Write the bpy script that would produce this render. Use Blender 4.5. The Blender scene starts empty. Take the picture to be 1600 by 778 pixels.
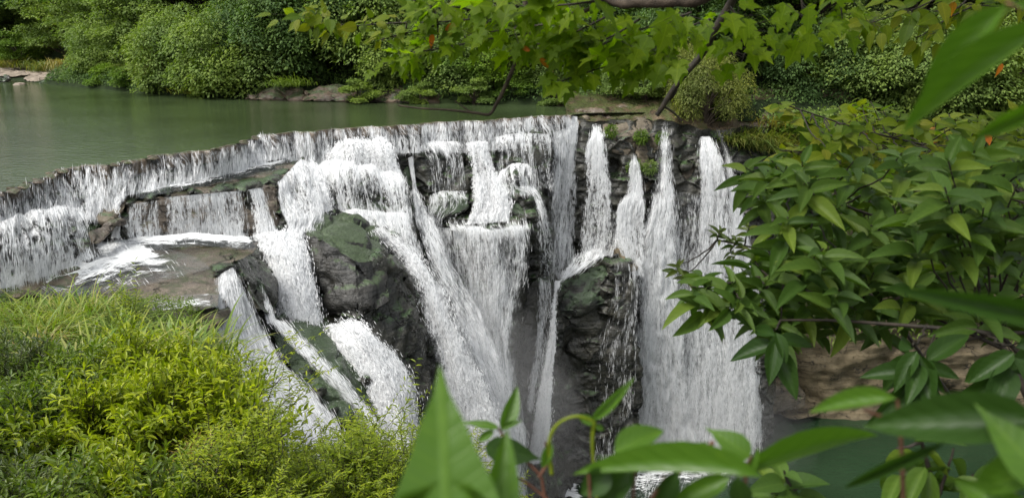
import bpy, math, random
import numpy as np
from math import radians, sin, cos, tan, pi
from mathutils import Vector, Matrix

# ------------------------------------------------------------------ camera, world, sun, exposure
SC = bpy.context.scene
COL = SC.collection
PITCH = radians(15.0); CAMZ = 4.5; F = 1232.0
cam_d = bpy.data.cameras.new('camera'); cam = bpy.data.objects.new('camera', cam_d); COL.objects.link(cam)
cam.location = (0, 0, CAMZ); cam.rotation_euler = (radians(90) - PITCH, 0, 0)
cam_d.sensor_width = 36; cam_d.lens = 36 * F / 1600; cam_d.clip_start = 0.02; cam_d.clip_end = 2000
cam_d.dof.use_dof = True; cam_d.dof.focus_distance = 30; cam_d.dof.aperture_fstop = 6.3
SC.camera = cam
SC.render.engine = 'CYCLES'
SC.cycles.use_denoising = True
SC.cycles.max_bounces = 6; SC.cycles.diffuse_bounces = 3; SC.cycles.glossy_bounces = 2
SC.cycles.transmission_bounces = 3; SC.cycles.transparent_max_bounces = 14
SC.cycles.volume_step_rate = 5; SC.cycles.volume_bounces = 0
SC.cycles.sample_clamp_indirect = 4; SC.cycles.caustics_reflective = False; SC.cycles.caustics_refractive = False
SC.view_settings.view_transform = 'Standard'; SC.view_settings.look = 'None'
SC.view_settings.exposure = .86; SC.view_settings.gamma = 1
SUN_EL, SUN_AZ = radians(58), radians(-125)      # azimuth from +Y clockwise: behind the camera, to the left
W = bpy.data.worlds.new('World'); SC.world = W; W.use_nodes = True
nt = W.node_tree; nt.nodes.clear()
o_ = nt.nodes.new('ShaderNodeOutputWorld'); b_ = nt.nodes.new('ShaderNodeBackground')
s_ = nt.nodes.new('ShaderNodeTexSky'); s_.sky_type = 'NISHITA'; s_.sun_disc = False
s_.sun_elevation = SUN_EL; s_.sun_rotation = SUN_AZ; s_.air_density = 1.0; s_.dust_density = 4.0; s_.ozone_density = 1.0
h_ = nt.nodes.new('ShaderNodeHueSaturation'); h_.inputs['Saturation'].default_value = 0.22
nt.links.new(s_.outputs[0], h_.inputs['Color']); nt.links.new(h_.outputs[0], b_.inputs[0])
b_.inputs[1].default_value = 0.15; nt.links.new(b_.outputs[0], o_.inputs[0])
sl = bpy.data.lights.new('sun', 'SUN'); sl.energy = 1.6; sl.angle = radians(14); sl.color = (1, .965, .9)
so = bpy.data.objects.new('sun', sl); COL.objects.link(so)
sdir = Vector((sin(SUN_AZ) * cos(SUN_EL), cos(SUN_AZ) * cos(SUN_EL), sin(SUN_EL)))
so.rotation_euler = sdir.to_track_quat('Z', 'Y').to_euler(); so.location = sdir * 60

# ------------------------------------------------------------------ helpers
FW = np.array([0, cos(PITCH), -sin(PITCH)]); UP = np.array([0, sin(PITCH), cos(PITCH)]); RT = np.array([1., 0, 0])
C0 = np.array([0, 0, CAMZ])
def ray(px, py):
    px = np.asarray(px, float); py = np.asarray(py, float)
    return FW + ((px - 800) / F)[..., None] * RT - ((py - 389) / F)[..., None] * UP
def P(px, py, Y):                       # photo direction + distance north of the camera -> place in the world (metres)
    d = ray(px, py); return C0 + d * (np.asarray(Y, float) / d[..., 1])[..., None]
def YZ(px, py, z):                      # how far north that direction meets height z
    d = ray(px, py); return (z - CAMZ) / d[..., 2] * d[..., 1]
def PZ(px, py, z): return P(px, py, YZ(px, py, z))

def tag(o, label=None, cat=None, group=None, kind=None):
    if label: o['label'] = label
    if cat: o['category'] = cat
    if group: o['group'] = group
    if kind: o['kind'] = kind
    return o
def empty(name, loc=(0, 0, 0), rz=0, **k):
    o = bpy.data.objects.new(name, None); COL.objects.link(o); o.location = loc; o.rotation_euler = (0, 0, rz)
    o.empty_display_size = .3
    return tag(o, **k)
def mesh(name, v, f, mat, parent=None, uv=None, attr=None, smooth=True):
    """v (n,3); f list of (m,k) int arrays; uv (n,2) per vertex; attr dict name->(n,)"""
    v = np.asarray(v, np.float32)
    if not isinstance(f, list): f = [f]
    f = [np.asarray(a, np.int32) for a in f if len(a)]
    me = bpy.data.meshes.new(name)
    me.vertices.add(len(v)); me.vertices.foreach_set('co', v.ravel())
    loops = np.concatenate([a.ravel() for a in f]); sizes = np.concatenate([np.full(len(a), a.shape[1], np.int32) for a in f])
    me.loops.add(len(loops)); me.loops.foreach_set('vertex_index', loops)
    me.polygons.add(len(sizes)); me.polygons.foreach_set('loop_start', np.concatenate([[0], np.cumsum(sizes)[:-1]]).astype(np.int32))
    me.polygons.foreach_set('loop_total', sizes)
    if uv is not None:
        l = me.uv_layers.new(name='UVMap'); l.data.foreach_set('uv', np.asarray(uv, np.float32)[loops].ravel())
    if attr:
        for k, a in attr.items():
            t = me.attributes.new(k, 'FLOAT', 'POINT'); t.data.foreach_set('value', np.asarray(a, np.float32))
    me.update(calc_edges=True)
    if smooth: me.polygons.foreach_set('use_smooth', np.ones(len(sizes), bool))
    if mat: me.materials.append(mat)
    o = bpy.data.objects.new(name, me); COL.objects.link(o)
    if parent: o.parent = parent
    return o
def grid_faces(nu, nv):
    i = np.arange(nv - 1)[:, None] * nu + np.arange(nu - 1)[None]
    i = i.ravel(); return np.stack([i, i + 1, i + nu + 1, i + nu], 1)

# gradient noise, vectorised
_rs = np.random.RandomState(7)
_PERM = np.concatenate([_rs.permutation(256)] * 3)
_G = _rs.normal(size=(256, 3)); _G /= np.linalg.norm(_G, axis=1)[:, None]
def noise(p):
    p = np.asarray(p, float); i = np.floor(p).astype(int); f = p - i; i &= 255
    w = f * f * f * (f * (f * 6 - 15) + 10); r = 0
    for a in (0, 1):
        for b in (0, 1):
            for c in (0, 1):
                h = _PERM[_PERM[_PERM[i[..., 0] + a] + i[..., 1] + b] + i[..., 2] + c]
                d = (_G[h] * (f - np.array([a, b, c]))).sum(-1)
                r = r + d * (w[..., 0] if a else 1 - w[..., 0]) * (w[..., 1] if b else 1 - w[..., 1]) * (w[..., 2] if c else 1 - w[..., 2])
    return r * 1.5
def fbm(p, o=4, ridged=False):
    p = np.asarray(p, float); r = 0; a = 1.; s = 0
    for k in range(o):
        n = noise(p * 2 ** k + 17.3 * k); r = r + a * ((1 - 2 * np.abs(n)) if ridged else n); s += a; a *= .5
    return r / s
def cellular(p):                        # distance-free block noise: value of nearest cell, gives fractured blocks
    p = np.asarray(p, float); i0 = np.floor(p).astype(int); best = np.full(p.shape[:-1], 9e9); val = np.zeros(p.shape[:-1])
    sec = np.full(p.shape[:-1], 9e9)
    for a in (-1, 0, 1):
        for b in (-1, 0, 1):
            for c in (-1, 0, 1):
                i = i0 + np.array([a, b, c]); ii = i & 255
                h = _PERM[_PERM[_PERM[ii[..., 0]] + ii[..., 1]] + ii[..., 2]]
                q = i + .5 + .42 * _G[h]; d = ((q - p) ** 2).sum(-1)
                m = d < best; sec = np.where(m, best, np.minimum(sec, d)); val = np.where(m, _G[(h + 91) & 255][..., 0], val); best = np.where(m, d, best)
    return val, np.sqrt(sec) - np.sqrt(best)

# ------------------------------------------------------------------ materials
class NT:
    def __init__(s, name):
        s.m = bpy.data.materials.new(name); s.m.use_nodes = True; s.t = s.m.node_tree; s.t.nodes.clear()
        s.out = s.t.nodes.new('ShaderNodeOutputMaterial')
    def n(s, ty, **k):
        x = s.t.nodes.new('ShaderNode' + ty)
        for a, b in k.items():
            if a.startswith('_'): setattr(x, a[1:], b)
            else:
                key = a.replace('0', ' ') if not a.isdigit() else int(a)
                s.set(x.inputs[key], b)
        return x
    def set(s, inp, b):
        if isinstance(b, bpy.types.NodeSocket): s.t.links.new(b, inp)
        elif isinstance(b, bpy.types.Node): s.t.links.new(b.outputs[0], inp)
        else: inp.default_value = b
    def math(s, op, a, b=0., c=None, clamp=False):
        x = s.t.nodes.new('ShaderNodeMath'); x.operation = op; x.use_clamp = clamp
        s.set(x.inputs[0], a); s.set(x.inputs[1], b)
        if c is not None: s.set(x.inputs[2], c)
        return x.outputs[0]
    def mix(s, f, a, b, bl='MIX'):
        x = s.t.nodes.new('ShaderNodeMix'); x.data_type = 'RGBA'; x.blend_type = bl
        s.set(x.inputs[0], f); s.set(x.inputs[6], a if not isinstance(a, tuple) else (*a[:3], 1)); s.set(x.inputs[7], b if not isinstance(b, tuple) else (*b[:3], 1))
        return x.outputs[2]
    def ramp(s, f, pts):
        x = s.t.nodes.new('ShaderNodeValToRGB'); s.set(x.inputs[0], f); e = x.color_ramp.elements
        while len(e) < len(pts): e.new(.5)
        for q, (p, c) in zip(e, pts):
            q.position = p; q.color = (c, c, c, 1) if not isinstance(c, tuple) else (*c[:3], 1)
        return x.outputs[0]
    def smooth(s, f, a, b):
        x = s.t.nodes.new('ShaderNodeMapRange'); x.interpolation_type = 'SMOOTHSTEP'
        s.set(x.inputs[0], f); s.set(x.inputs[1], a); s.set(x.inputs[2], b); return x.outputs[0]
    def noise(s, vec, scale, detail=3, rough=.5, dim='3D'):
        x = s.t.nodes.new('ShaderNodeTexNoise'); x.noise_dimensions = dim; s.set(x.inputs['Vector'], vec)
        x.inputs['Scale'].default_value = scale; x.inputs['Detail'].default_value = detail; x.inputs['Roughness'].default_value = rough
        return x.outputs[0]
    def scale(s, vec, sc):
        x = s.t.nodes.new('ShaderNodeMapping'); s.set(x.inputs[0], vec); x.inputs['Scale'].default_value = sc; return x.outputs[0]
    def bump(s, h, strength, dist):
        x = s.t.nodes.new('ShaderNodeBump'); s.set(x.inputs['Height'], h); x.inputs['Strength'].default_value = strength; x.inputs['Distance'].default_value = dist; return x.outputs[0]
    def end(s, sh):
        s.t.links.new(sh.outputs[0] if isinstance(sh, bpy.types.Node) else sh, s.out.inputs[0]); return s.m
    def coord(s, k='Object'): return s.t.nodes.new('ShaderNodeTexCoord').outputs[k]
    def pos(s): return s.t.nodes.new('ShaderNodeNewGeometry').outputs['Position']

def rock_mat(name, c1, c2, moss=0.3, mosscol=(.045, .075, .03), rough=.38, strata=.5, streak=0., topw=.45):
    m = NT(name); p = m.pos()
    n1 = m.noise(m.scale(p, (1, 1, 2.2)), .55, 6, .62); n2 = m.noise(p, 4.5, 5, .65); n3 = m.noise(m.scale(p, (.25, .25, 5)), 1.6, 4, .6)
    col = m.mix(m.smooth(n1, .35, .68), c1, c2)
    col = m.mix(m.math('MULTIPLY', m.smooth(n3, .45, .7), strata), col, tuple(x * 1.5 for x in c2))
    col = m.mix(m.smooth(n2, .55, .75), col, tuple(x * .45 for x in c1))
    wn = m.t.nodes.new('ShaderNodeTexNoise'); m.set(wn.inputs['Vector'], p); wn.inputs['Scale'].default_value = .9; wn.inputs['Detail'].default_value = 5
    wv = m.n('VectorMath', _operation='SCALE'); m.set(wv.inputs[0], wn.outputs[1]); wv.inputs['Scale'].default_value = 3.0
    wa = m.n('VectorMath', _operation='ADD'); m.set(wa.inputs[0], m.scale(p, (1, 1, 1.6))); m.set(wa.inputs[1], wv)
    vo = m.n('TexVoronoi', _feature='DISTANCE_TO_EDGE', Vector=wa.outputs[0], Scale=.33)
    crack = m.math('MAXIMUM', m.smooth(vo.outputs[0], 0., .014), m.smooth(n1, .47, .56))
    col = m.mix(m.math('SUBTRACT', 1., crack), col, (.012, .011, .01))
    if moss > 0:
        g = m.t.nodes.new('ShaderNodeSeparateXYZ'); m.t.links.new(m.t.nodes.new('ShaderNodeNewGeometry').outputs['Normal'], g.inputs[0])
        mm = m.math('ADD', m.math('MULTIPLY', g.outputs[2], topw), m.math('ADD', m.math('MULTIPLY', m.noise(p, 1.3, 5, .6), 1.1 if topw < 1 else .4), m.math('MULTIPLY', m.math('SUBTRACT', m.noise(p, 6, 4, .7), .5), .5)))
        mm = m.smooth(mm, 1.02 - moss, 1.26 - moss)
        mc = m.mix(m.noise(p, 7, 4), tuple(x * .55 for x in mosscol), tuple(x * 1.7 for x in mosscol))
        col = m.mix(mm, col, mc)
    h = m.math('ADD', m.math('MULTIPLY', n2, .5), m.math('ADD', m.math('MULTIPLY', n3, .25 + .3 * strata - .15), m.math('MULTIPLY', crack, .5)))
    b = m.n('BsdfPrincipled', Base0Color=col, Roughness=m.ramp(n2, [(.3, rough * .6), (.7, min(1, rough * 1.5))]), Normal=m.bump(h, .9, .18))
    b.inputs['Specular IOR Level'].default_value = .45
    return m.end(b)

def water_fall_mat(name, su=6., sv=.8, fine=1.0, white=(.88, .89, .89), soft=.10, lace=.10, film_=.10, bd=.14, grain=2.0, amax=.97, gx=8., gy=5., dk=.6):
    """falling water: white threads, the gaps between them open; attribute 'dens' 0..1 sets how full it is"""
    m = NT(name); uv = m.coord('UV')
    d = m.t.nodes.new('ShaderNodeAttribute'); d.attribute_name = 'dens'; dens = d.outputs['Fac']
    warp = m.t.nodes.new('ShaderNodeTexNoise'); m.set(warp.inputs['Vector'], m.scale(uv, (1.0, .45, 1))); warp.inputs['Scale'].default_value = 1.6; warp.inputs['Detail'].default_value = 2
    off = m.n('VectorMath', _operation='SUBTRACT'); m.set(off.inputs[0], warp.outputs[1]); off.inputs[1].default_value = (.5, .5, .5)
    of2 = m.n('VectorMath', _operation='SCALE'); m.set(of2.inputs[0], off); of2.inputs['Scale'].default_value = .38
    ad = m.n('VectorMath', _operation='ADD'); m.set(ad.inputs[0], uv); m.set(ad.inputs[1], of2); w = ad.outputs[0]
    big = m.noise(m.scale(w, (su * .16, sv * .16, 1)), 1., 3, .55)
    mid = m.noise(m.scale(w, (su * .5, sv * .42, 1)), 1., 3, .6)
    thr = m.noise(m.scale(w, (su, sv, 1)), 1., 4, .68)
    drop = m.noise(m.scale(w, (gx * fine, gy * fine, 1)), 1., 3, .8)
    net = m.noise(m.scale(w, (su * .75, sv * 1.5, 1)), 1., 3, .6)
    net = m.math('SUBTRACT', 1., m.math('MULTIPLY', m.math('ABSOLUTE', m.math('SUBTRACT', net, .5)), 5.))   # thin wandering filaments
    f = m.math('ADD', m.math('MULTIPLY', big, .9), m.math('ADD', m.math('MULTIPLY', mid, .8), m.math('ADD', m.math('MULTIPLY', thr, 1.2), m.math('MULTIPLY', drop, grain))))
    f = m.math('ADD', m.math('DIVIDE', f, 2.9 + grain), m.math('MULTIPLY', m.math('SUBTRACT', net, .5), lace))
    th = m.math('SUBTRACT', .70, m.math('MULTIPLY', dens, .36))
    a = m.math('MULTIPLY', m.smooth(m.math('SUBTRACT', f, th), -soft, soft), amax)
    # a faint film everywhere the sheet is, so rock behind reads wet and grey
    film = m.math('MULTIPLY', m.smooth(dens, .1, .9), film_)
    a = m.math('MAXIMUM', a, m.math('MULTIPLY', film, m.smooth(big, .3, .7)))
    hh = m.math('ADD', m.math('MULTIPLY', thr, .6), m.math('ADD', drop, m.math('MULTIPLY', mid, .8)))
    nrm = m.bump(hh, 1.0, bd)
    dark = m.smooth(m.math('ADD', m.math('MULTIPLY', drop, .6), m.math('MULTIPLY', thr, .4)), .36, .56)  # grey shading in the hollows between grains, painted into the water colour
    col = m.mix(dark, tuple(x * dk for x in white), white)
    p = m.n('BsdfPrincipled', Base0Color=col, Roughness=.35, Normal=nrm); p.inputs['Specular IOR Level'].default_value = .35
    tr = m.n('BsdfTranslucent', Color=(.8, .83, .84, 1), Normal=nrm)
    ms = m.n('MixShader'); ms.inputs[0].default_value = .25; m.set(ms.inputs[1], p); m.set(ms.inputs[2], tr)
    fin = m.n('MixShader'); m.set(fin.inputs[0], a); m.set(fin.inputs[1], m.n('BsdfTransparent')); m.set(fin.inputs[2], ms)
    return m.end(fin)

def foam_mat(name):                                     # foam lying on shallow running water
    m = NT(name); uv = m.coord('UV')
    d = m.t.nodes.new('ShaderNodeAttribute'); d.attribute_name = 'dens'
    a1 = m.noise(m.scale(uv, (.8, 2.2, 1)), 1.1, 6, .68); a2 = m.noise(m.scale(uv, (3, 8, 1)), 1.2, 4, .7)
    f = m.math('ADD', m.math('MULTIPLY', a1, .62), m.math('MULTIPLY', a2, .38))
    a = m.smooth(m.math('SUBTRACT', f, m.math('SUBTRACT', .74, m.math('MULTIPLY', d.outputs['Fac'], .42))), -.04, .08)
    b = m.n('BsdfPrincipled', Base0Color=(.8, .82, .82, 1), Roughness=.4, Normal=m.bump(m.math('ADD', a1, a2), 1., .12))
    wt = m.n('BsdfGlossy', Color=(.75, .8, .78, 1), Roughness=.12, Normal=m.bump(m.math('ADD', a1, a2), .6, .08))
    fz = m.n('MixShader'); fz.inputs[0].default_value = .16; m.set(fz.inputs[1], m.n('BsdfTransparent')); m.set(fz.inputs[2], wt)
    fin = m.n('MixShader'); m.set(fin.inputs[0], a); m.set(fin.inputs[1], fz); m.set(fin.inputs[2], b)
    return m.end(fin)

def pool_mat(name, deep, rip, foam=False):
    m = NT(name); p = m.pos()
    n = m.noise(m.scale(p, (1., 1.6, 1)), rip, 4, .6); n2 = m.noise(p, .12, 3)
    col = m.mix(m.smooth(n2, .35, .65), deep, tuple(x * 1.5 for x in deep))
    h = n
    b = m.n('BsdfPrincipled', Base0Color=col, Roughness=.07, Normal=m.bump(h, .4, .13)); b.inputs['IOR'].default_value = 1.33
    return m.end(b)

def leaf_mat(name, cols, trans=.35, rough=.45, spec=.35, veins=False, blotch=True):
    """cols: ramp colours picked per leaf"""
    m = NT(name); g = m.t.nodes.new('ShaderNodeNewGeometry')
    n = len(cols); x = m.t.nodes.new('ShaderNodeValToRGB'); e = x.color_ramp.elements
    x.color_ramp.interpolation = 'LINEAR'
    while len(e) < n: e.new(.5)
    for k, q in enumerate(e):
        q.position = k / (n - 1); q.color = (*cols[k], 1)
    m.set(x.inputs[0], g.outputs['Random Per Island']); col = x.outputs[0]
    if blotch:
        nz = m.noise(m.pos(), .35, 3); col = m.mix(m.smooth(nz, .35, .7), col, m.mix(1., col, (1.35, 1.25, .9), 'MULTIPLY'))
    nrm = None
    if veins:
        uv = m.t.nodes.new('ShaderNodeSeparateXYZ'); m.set(uv.inputs[0], m.coord('UV')); u, v = uv.outputs[0], uv.outputs[1]
        au = m.math('ABSOLUTE', u)
        mid = m.math('SUBTRACT', 1., m.smooth(au, .02, .07))
        sw = m.math('SINE', m.math('MULTIPLY', m.math('SUBTRACT', v, m.math('MULTIPLY', au, .3)), 44.))
        side = m.smooth(sw, .86, 1.)
        vv = m.math('MAXIMUM', mid, m.math('MULTIPLY', side, .45))
        col = m.mix(m.math('MULTIPLY', vv, .45), col, m.mix(1., col, (1.8, 1.55, 1.8), 'MULTIPLY'))
        col = m.mix(m.math('MULTIPLY', m.smooth(m.noise(m.pos(), 60, 3), .5, .8), .3), col, m.mix(1., col, (1.5, 1.35, 1.), 'MULTIPLY'))
        nrm = m.bump(m.math('ADD', m.math('SUBTRACT', 1., vv), m.math('MULTIPLY', sw, .25)), .22, .003)
    b = m.n('BsdfPrincipled', Base0Color=col, Roughness=rough); b.inputs['Specular IOR Level'].default_value = spec
    tr = m.n('BsdfTranslucent', Color=m.mix(1., col, (1.5, 1.7, .55), 'MULTIPLY'))
    if nrm: m.set(b.inputs['Normal'], nrm)
    s = m.n('MixShader'); s.inputs[0].default_value = trans; m.set(s.inputs[1], b); m.set(s.inputs[2], tr)
    return m.end(s)
def plain(name, c1, c2, sc=3., rough=.8, bump=.5, dist=.05):
    m = NT(name); p = m.pos(); n = m.noise(p, sc, 5, .6)
    b = m.n('BsdfPrincipled', Base0Color=m.mix(m.smooth(n, .3, .7), c1, c2), Roughness=rough, Normal=m.bump(n, bump, dist)); b.inputs['Specular IOR Level'].default_value = .15 if rough > .9 else .4
    return m.end(b)

M = {}
M['rock_wet'] = rock_mat('wet_dark_rock', (.014, .015, .012), (.046, .044, .033), moss=.2, rough=.27)
M['rock_mossy'] = rock_mat('mossy_rock', (.014, .016, .013), (.04, .038, .03), moss=.42, mosscol=(.045, .068, .034))
M['rock_topmoss'] = rock_mat('rock_with_moss_on_top', (.012, .013, .012), (.036, .034, .029), moss=.02, mosscol=(.045, .065, .03), topw=1.3)
M['rock_green'] = rock_mat('green_algae_rock', (.022, .030, .020), (.05, .058, .038), moss=.42, mosscol=(.036, .055, .026), rough=.3)
M['rock_brown'] = rock_mat('brown_rock', (.055, .045, .03), (.135, .11, .074), moss=.08, rough=.6)
M['rock_tan'] = rock_mat('tan_rock', (.085, .067, .038), (.165, .13, .074), moss=.0, rough=.75)
M['plateau'] = rock_mat('wet_plateau_rock', (.055, .044, .033), (.115, .094, .07), moss=.10, mosscol=(.055, .06, .03), rough=.28, strata=.9)
M['fall'] = water_fall_mat('falling_water', 6.5, 1.1, soft=.08, lace=.10, grain=2.2, gx=8, gy=3.6, bd=.08, amax=.8)
M['fall_lip'] = water_fall_mat('combed_falling_water', 9., .7, soft=.09, lace=.06, grain=2.4, gx=10, gy=2.2, bd=.07, amax=.68)
M['fall_fine'] = water_fall_mat('fine_falling_water', 5.5, .5, soft=.13, lace=.04, film_=.22, bd=.05, grain=2.0, amax=.74, gy=2.5)
M['fall_heavy'] = water_fall_mat('heavy_white_water', 4, 1.8, fine=1.0, white=(.9, .905, .905), soft=.1, lace=.06, bd=.16, grain=2.8, dk=.7, gy=6., amax=.93)
M['foam'] = foam_mat('foam')
M['upper'] = pool_mat('upper_river_water', (.031, .046, .019), 2.2)
M['lower'] = pool_mat('lower_pool_water', (.012, .026, .012), 1.2)
M['crest'] = rock_mat('wet_crest_rock', (.045, .032, .02), (.11, .08, .05), moss=.2, mosscol=(.05, .06, .02), rough=.3)
M['bank'] = rock_mat('reddish_bank_rock', (.028, .019, .012), (.075, .05, .03), moss=.2, mosscol=(.03, .045, .015), rough=.6)
M['earth'] = plain('earth', (.02, .017, .01), (.05, .04, .025))
M['hill'] = plain('forest_floor', (.008, .014, .005), (.02, .032, .010), .6, 1.)
M['shore'] = plain('shore_rock', (.16, .13, .1), (.28, .23, .18), 1.2)
M['bark'] = plain('bark', (.03, .022, .015), (.075, .055, .038), 25., .85, .8, .01)
M['bark_red'] = plain('reddish_bark', (.07, .03, .018), (.14, .06, .035), 60., .6, .5, .003)
M['twig'] = plain('dark_twig', (.014, .011, .008), (.04, .03, .02), 40., .7, .5, .004)
FAR_G = [(.018, .045, .012), (.03, .07, .018), (.045, .09, .022), (.025, .06, .02), (.06, .105, .028)]
M['far_dark'] = leaf_mat('dark_green_leaves', [(.042, .082, .024), (.062, .112, .034), (.088, .145, .044), (.048, .094, .034)], .3, .6, .15)
M['far_mid'] = leaf_mat('mid_green_leaves', [(.082, .132, .034), (.115, .172, .044), (.15, .21, .056), (.094, .15, .04)], .3, .6, .15)
M['far_light'] = leaf_mat('light_green_leaves', [(.06, .11, .018), (.085, .15, .025), (.11, .18, .03), (.07, .12, .02)], .35, .6, .15)
M['far_olive'] = leaf_mat('pale_olive_leaves', [(.09, .12, .03), (.13, .16, .045), (.17, .19, .06), (.08, .11, .03)], .35, .6, .15)
M['grass_far'] = leaf_mat('reed_grass_blades', [(.06, .10, .02), (.11, .15, .03), (.19, .18, .05), (.08, .12, .02)], .3)
M['grass_tan'] = leaf_mat('dry_grass_blades', [(.14, .15, .03), (.22, .19, .055), (.3, .22, .08), (.12, .14, .03)], .3)
M['bush_bright'] = leaf_mat('bright_bush_leaves', [(.13, .18, .010), (.19, .25, .014), (.27, .32, .02), (.08, .125, .012), (.16, .21, .014)], .4, .4, .3)
M['bush_mid'] = leaf_mat('mid_bush_leaves', [(.05, .095, .012), (.085, .135, .016), (.12, .17, .02), (.06, .105, .012)], .38, .4, .35)
M['bush_olive'] = leaf_mat('olive_bush_leaves', [(.035, .06, .015), (.055, .085, .02), (.09, .12, .025), (.045, .07, .02)], .35, .4, .35)
M['grass_near'] = leaf_mat('long_grass_blades', [(.08, .15, .02), (.13, .20, .03), (.19, .25, .05), (.24, .24, .08), (.10, .17, .02)], .35, .4, .3)
M['overhead'] = leaf_mat('backlit_lobed_leaves', [(.08, .14, .005), (.115, .185, .007), (.15, .22, .009), (.09, .155, .006)], .62, .5, .2, True, False)
M['overhead_yel'] = leaf_mat('yellow_green_lobed_leaves', [(.06, .11, .006), (.09, .14, .008), (.13, .175, .010), (.17, .18, .015)], .5, .5, .2, True, False)
M['orange'] = leaf_mat('orange_leaves', [(.45, .2, .02), (.5, .13, .02), (.5, .3, .03)], .5, .5, .3, True, False)
M['broad'] = leaf_mat('broad_shrub_leaves', [(.036, .078, .012), (.055, .108, .016), (.08, .14, .02), (.045, .09, .014), (.13, .19, .024)], .32, .5, .25, True, False)
M['front'] = leaf_mat('foreground_leaves', [(.05, .12, .012), (.07, .15, .014), (.06, .13, .012)], .35, .4, .4, True, False)
M['front_dark'] = leaf_mat('dark_foreground_leaves', [(.022, .055, .008), (.03, .07, .01)], .3, .45, .35, True, False)
M['spray'] = NT('spray_drops'); _m = M['spray']; _s = _m.n('MixShader'); _s.inputs[0].default_value = .4; _m.set(_s.inputs[1], _m.n('BsdfPrincipled', Base0Color=(.93, .935, .94, 1), Roughness=.4)); _m.set(_s.inputs[2], _m.n('BsdfTranslucent', Color=(.9, .92, .92, 1))); M['spray'] = _m.end(_s)

# ------------------------------------------------------------------ rock builder
import bmesh
def rock(name, pts, label, mat, back=2.5, dy=0., seed=0, amp=.16, res=.16, cat='rock', group=None, round_=1, blocks=.12, parent=None):
    """pts: (px, py, Y) corners facing the camera; the rock reaches `back` metres further"""
    rnd = random.Random(seed)
    A = [P(p[0], p[1], p[2]) + np.array([0, dy, 0]) for p in pts]
    ctr = np.mean(A, 0)
    B = [a + np.array([(ctr[0] - a[0]) * .15 + rnd.uniform(-.2, .2), back * rnd.uniform(.8, 1.1), (ctr[2] - a[2]) * .12]) for a in A]
    bm = bmesh.new()
    for a in A + B: bm.verts.new(a)
    r = bmesh.ops.convex_hull(bm, input=bm.verts)
    bmesh.ops.delete(bm, geom=[g for g in r['geom_interior'] if isinstance(g, bmesh.types.BMVert)], context='VERTS')
    if round_: bmesh.ops.bevel(bm, geom=bm.edges[:], offset=.18 * round_, segments=2, profile=.6, affect='EDGES', clamp_overlap=True)
    bmesh.ops.triangulate(bm, faces=bm.faces[:])
    for it in range(7):
        es = [e for e in bm.edges if e.calc_length() > res * 1.6]
        if not es or len(bm.verts) > 26000: break
        bmesh.ops.subdivide_edges(bm, edges=es, cuts=1)
        bmesh.ops.triangulate(bm, faces=[f for f in bm.faces if len(f.verts) > 3])
    bm.normal_update()
    v = np.array([x.co[:] for x in bm.verts]); n = np.array([x.normal[:] for x in bm.verts])
    f = np.array([[x.index for x in q.verts] for q in bm.faces]); bm.free()
    q = v + seed * 3.7
    c, e = cellular(q * np.array([.55, .55, .8]))
    d = fbm(q * .5, 4) * amp * 2.2 + c * blocks * 1.6 - np.clip(.12 - e, 0, .12) * 1.2 + fbm(q * np.array([1.2, 1.2, 3.2]), 3, True) * amp * .45
    v = v + n * d[:, None]
    org = np.array([v[:, 0].mean(), v[:, 1].mean(), v[:, 2].min()])
    o = mesh(name, v - org, [f], mat, parent); o.location = org
    if label: tag(o, label, cat, group)
    return o

# ------------------------------------------------------------------ falling water builder
CTRL = []       # (px, py, Y) points the rock face lies just behind
def lerp_rows(rows, nu):
    out = []
    for r in rows:
        r = np.array(r, float); s = np.concatenate([[0], np.cumsum(np.hypot(np.diff(r[:, 0]), np.diff(r[:, 1])))]); s /= max(s[-1], 1e-6)
        t = np.linspace(0, 1, nu); out.append(np.stack([np.interp(t, s, r[:, k]) for k in range(3)], 1))
    return np.array(out)
def catmull(A, n):
    k = len(A)
    if k == 2:
        t = np.linspace(0, 1, n)[:, None, None]; return A[0] * (1 - t) + A[1] * t
    B = np.concatenate([[2 * A[0] - A[1]], A, [2 * A[-1] - A[-2]]]); t = np.linspace(0, k - 1 - 1e-9, n); i = t.astype(int); u = (t - i)[:, None, None]
    a, b, c, d = B[i], B[i + 1], B[i + 2], B[i + 3]
    return .5 * (2 * b + (c - a) * u + (2 * a - 5 * b + 4 * c - d) * u ** 2 + (3 * b - a - 3 * c + d) * u ** 3)
NS = [0]; NDROP = 0; DROPS = 1.9
def unit_(a): return a / (np.linalg.norm(a, axis=-1, keepdims=True) + 1e-9)
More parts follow.
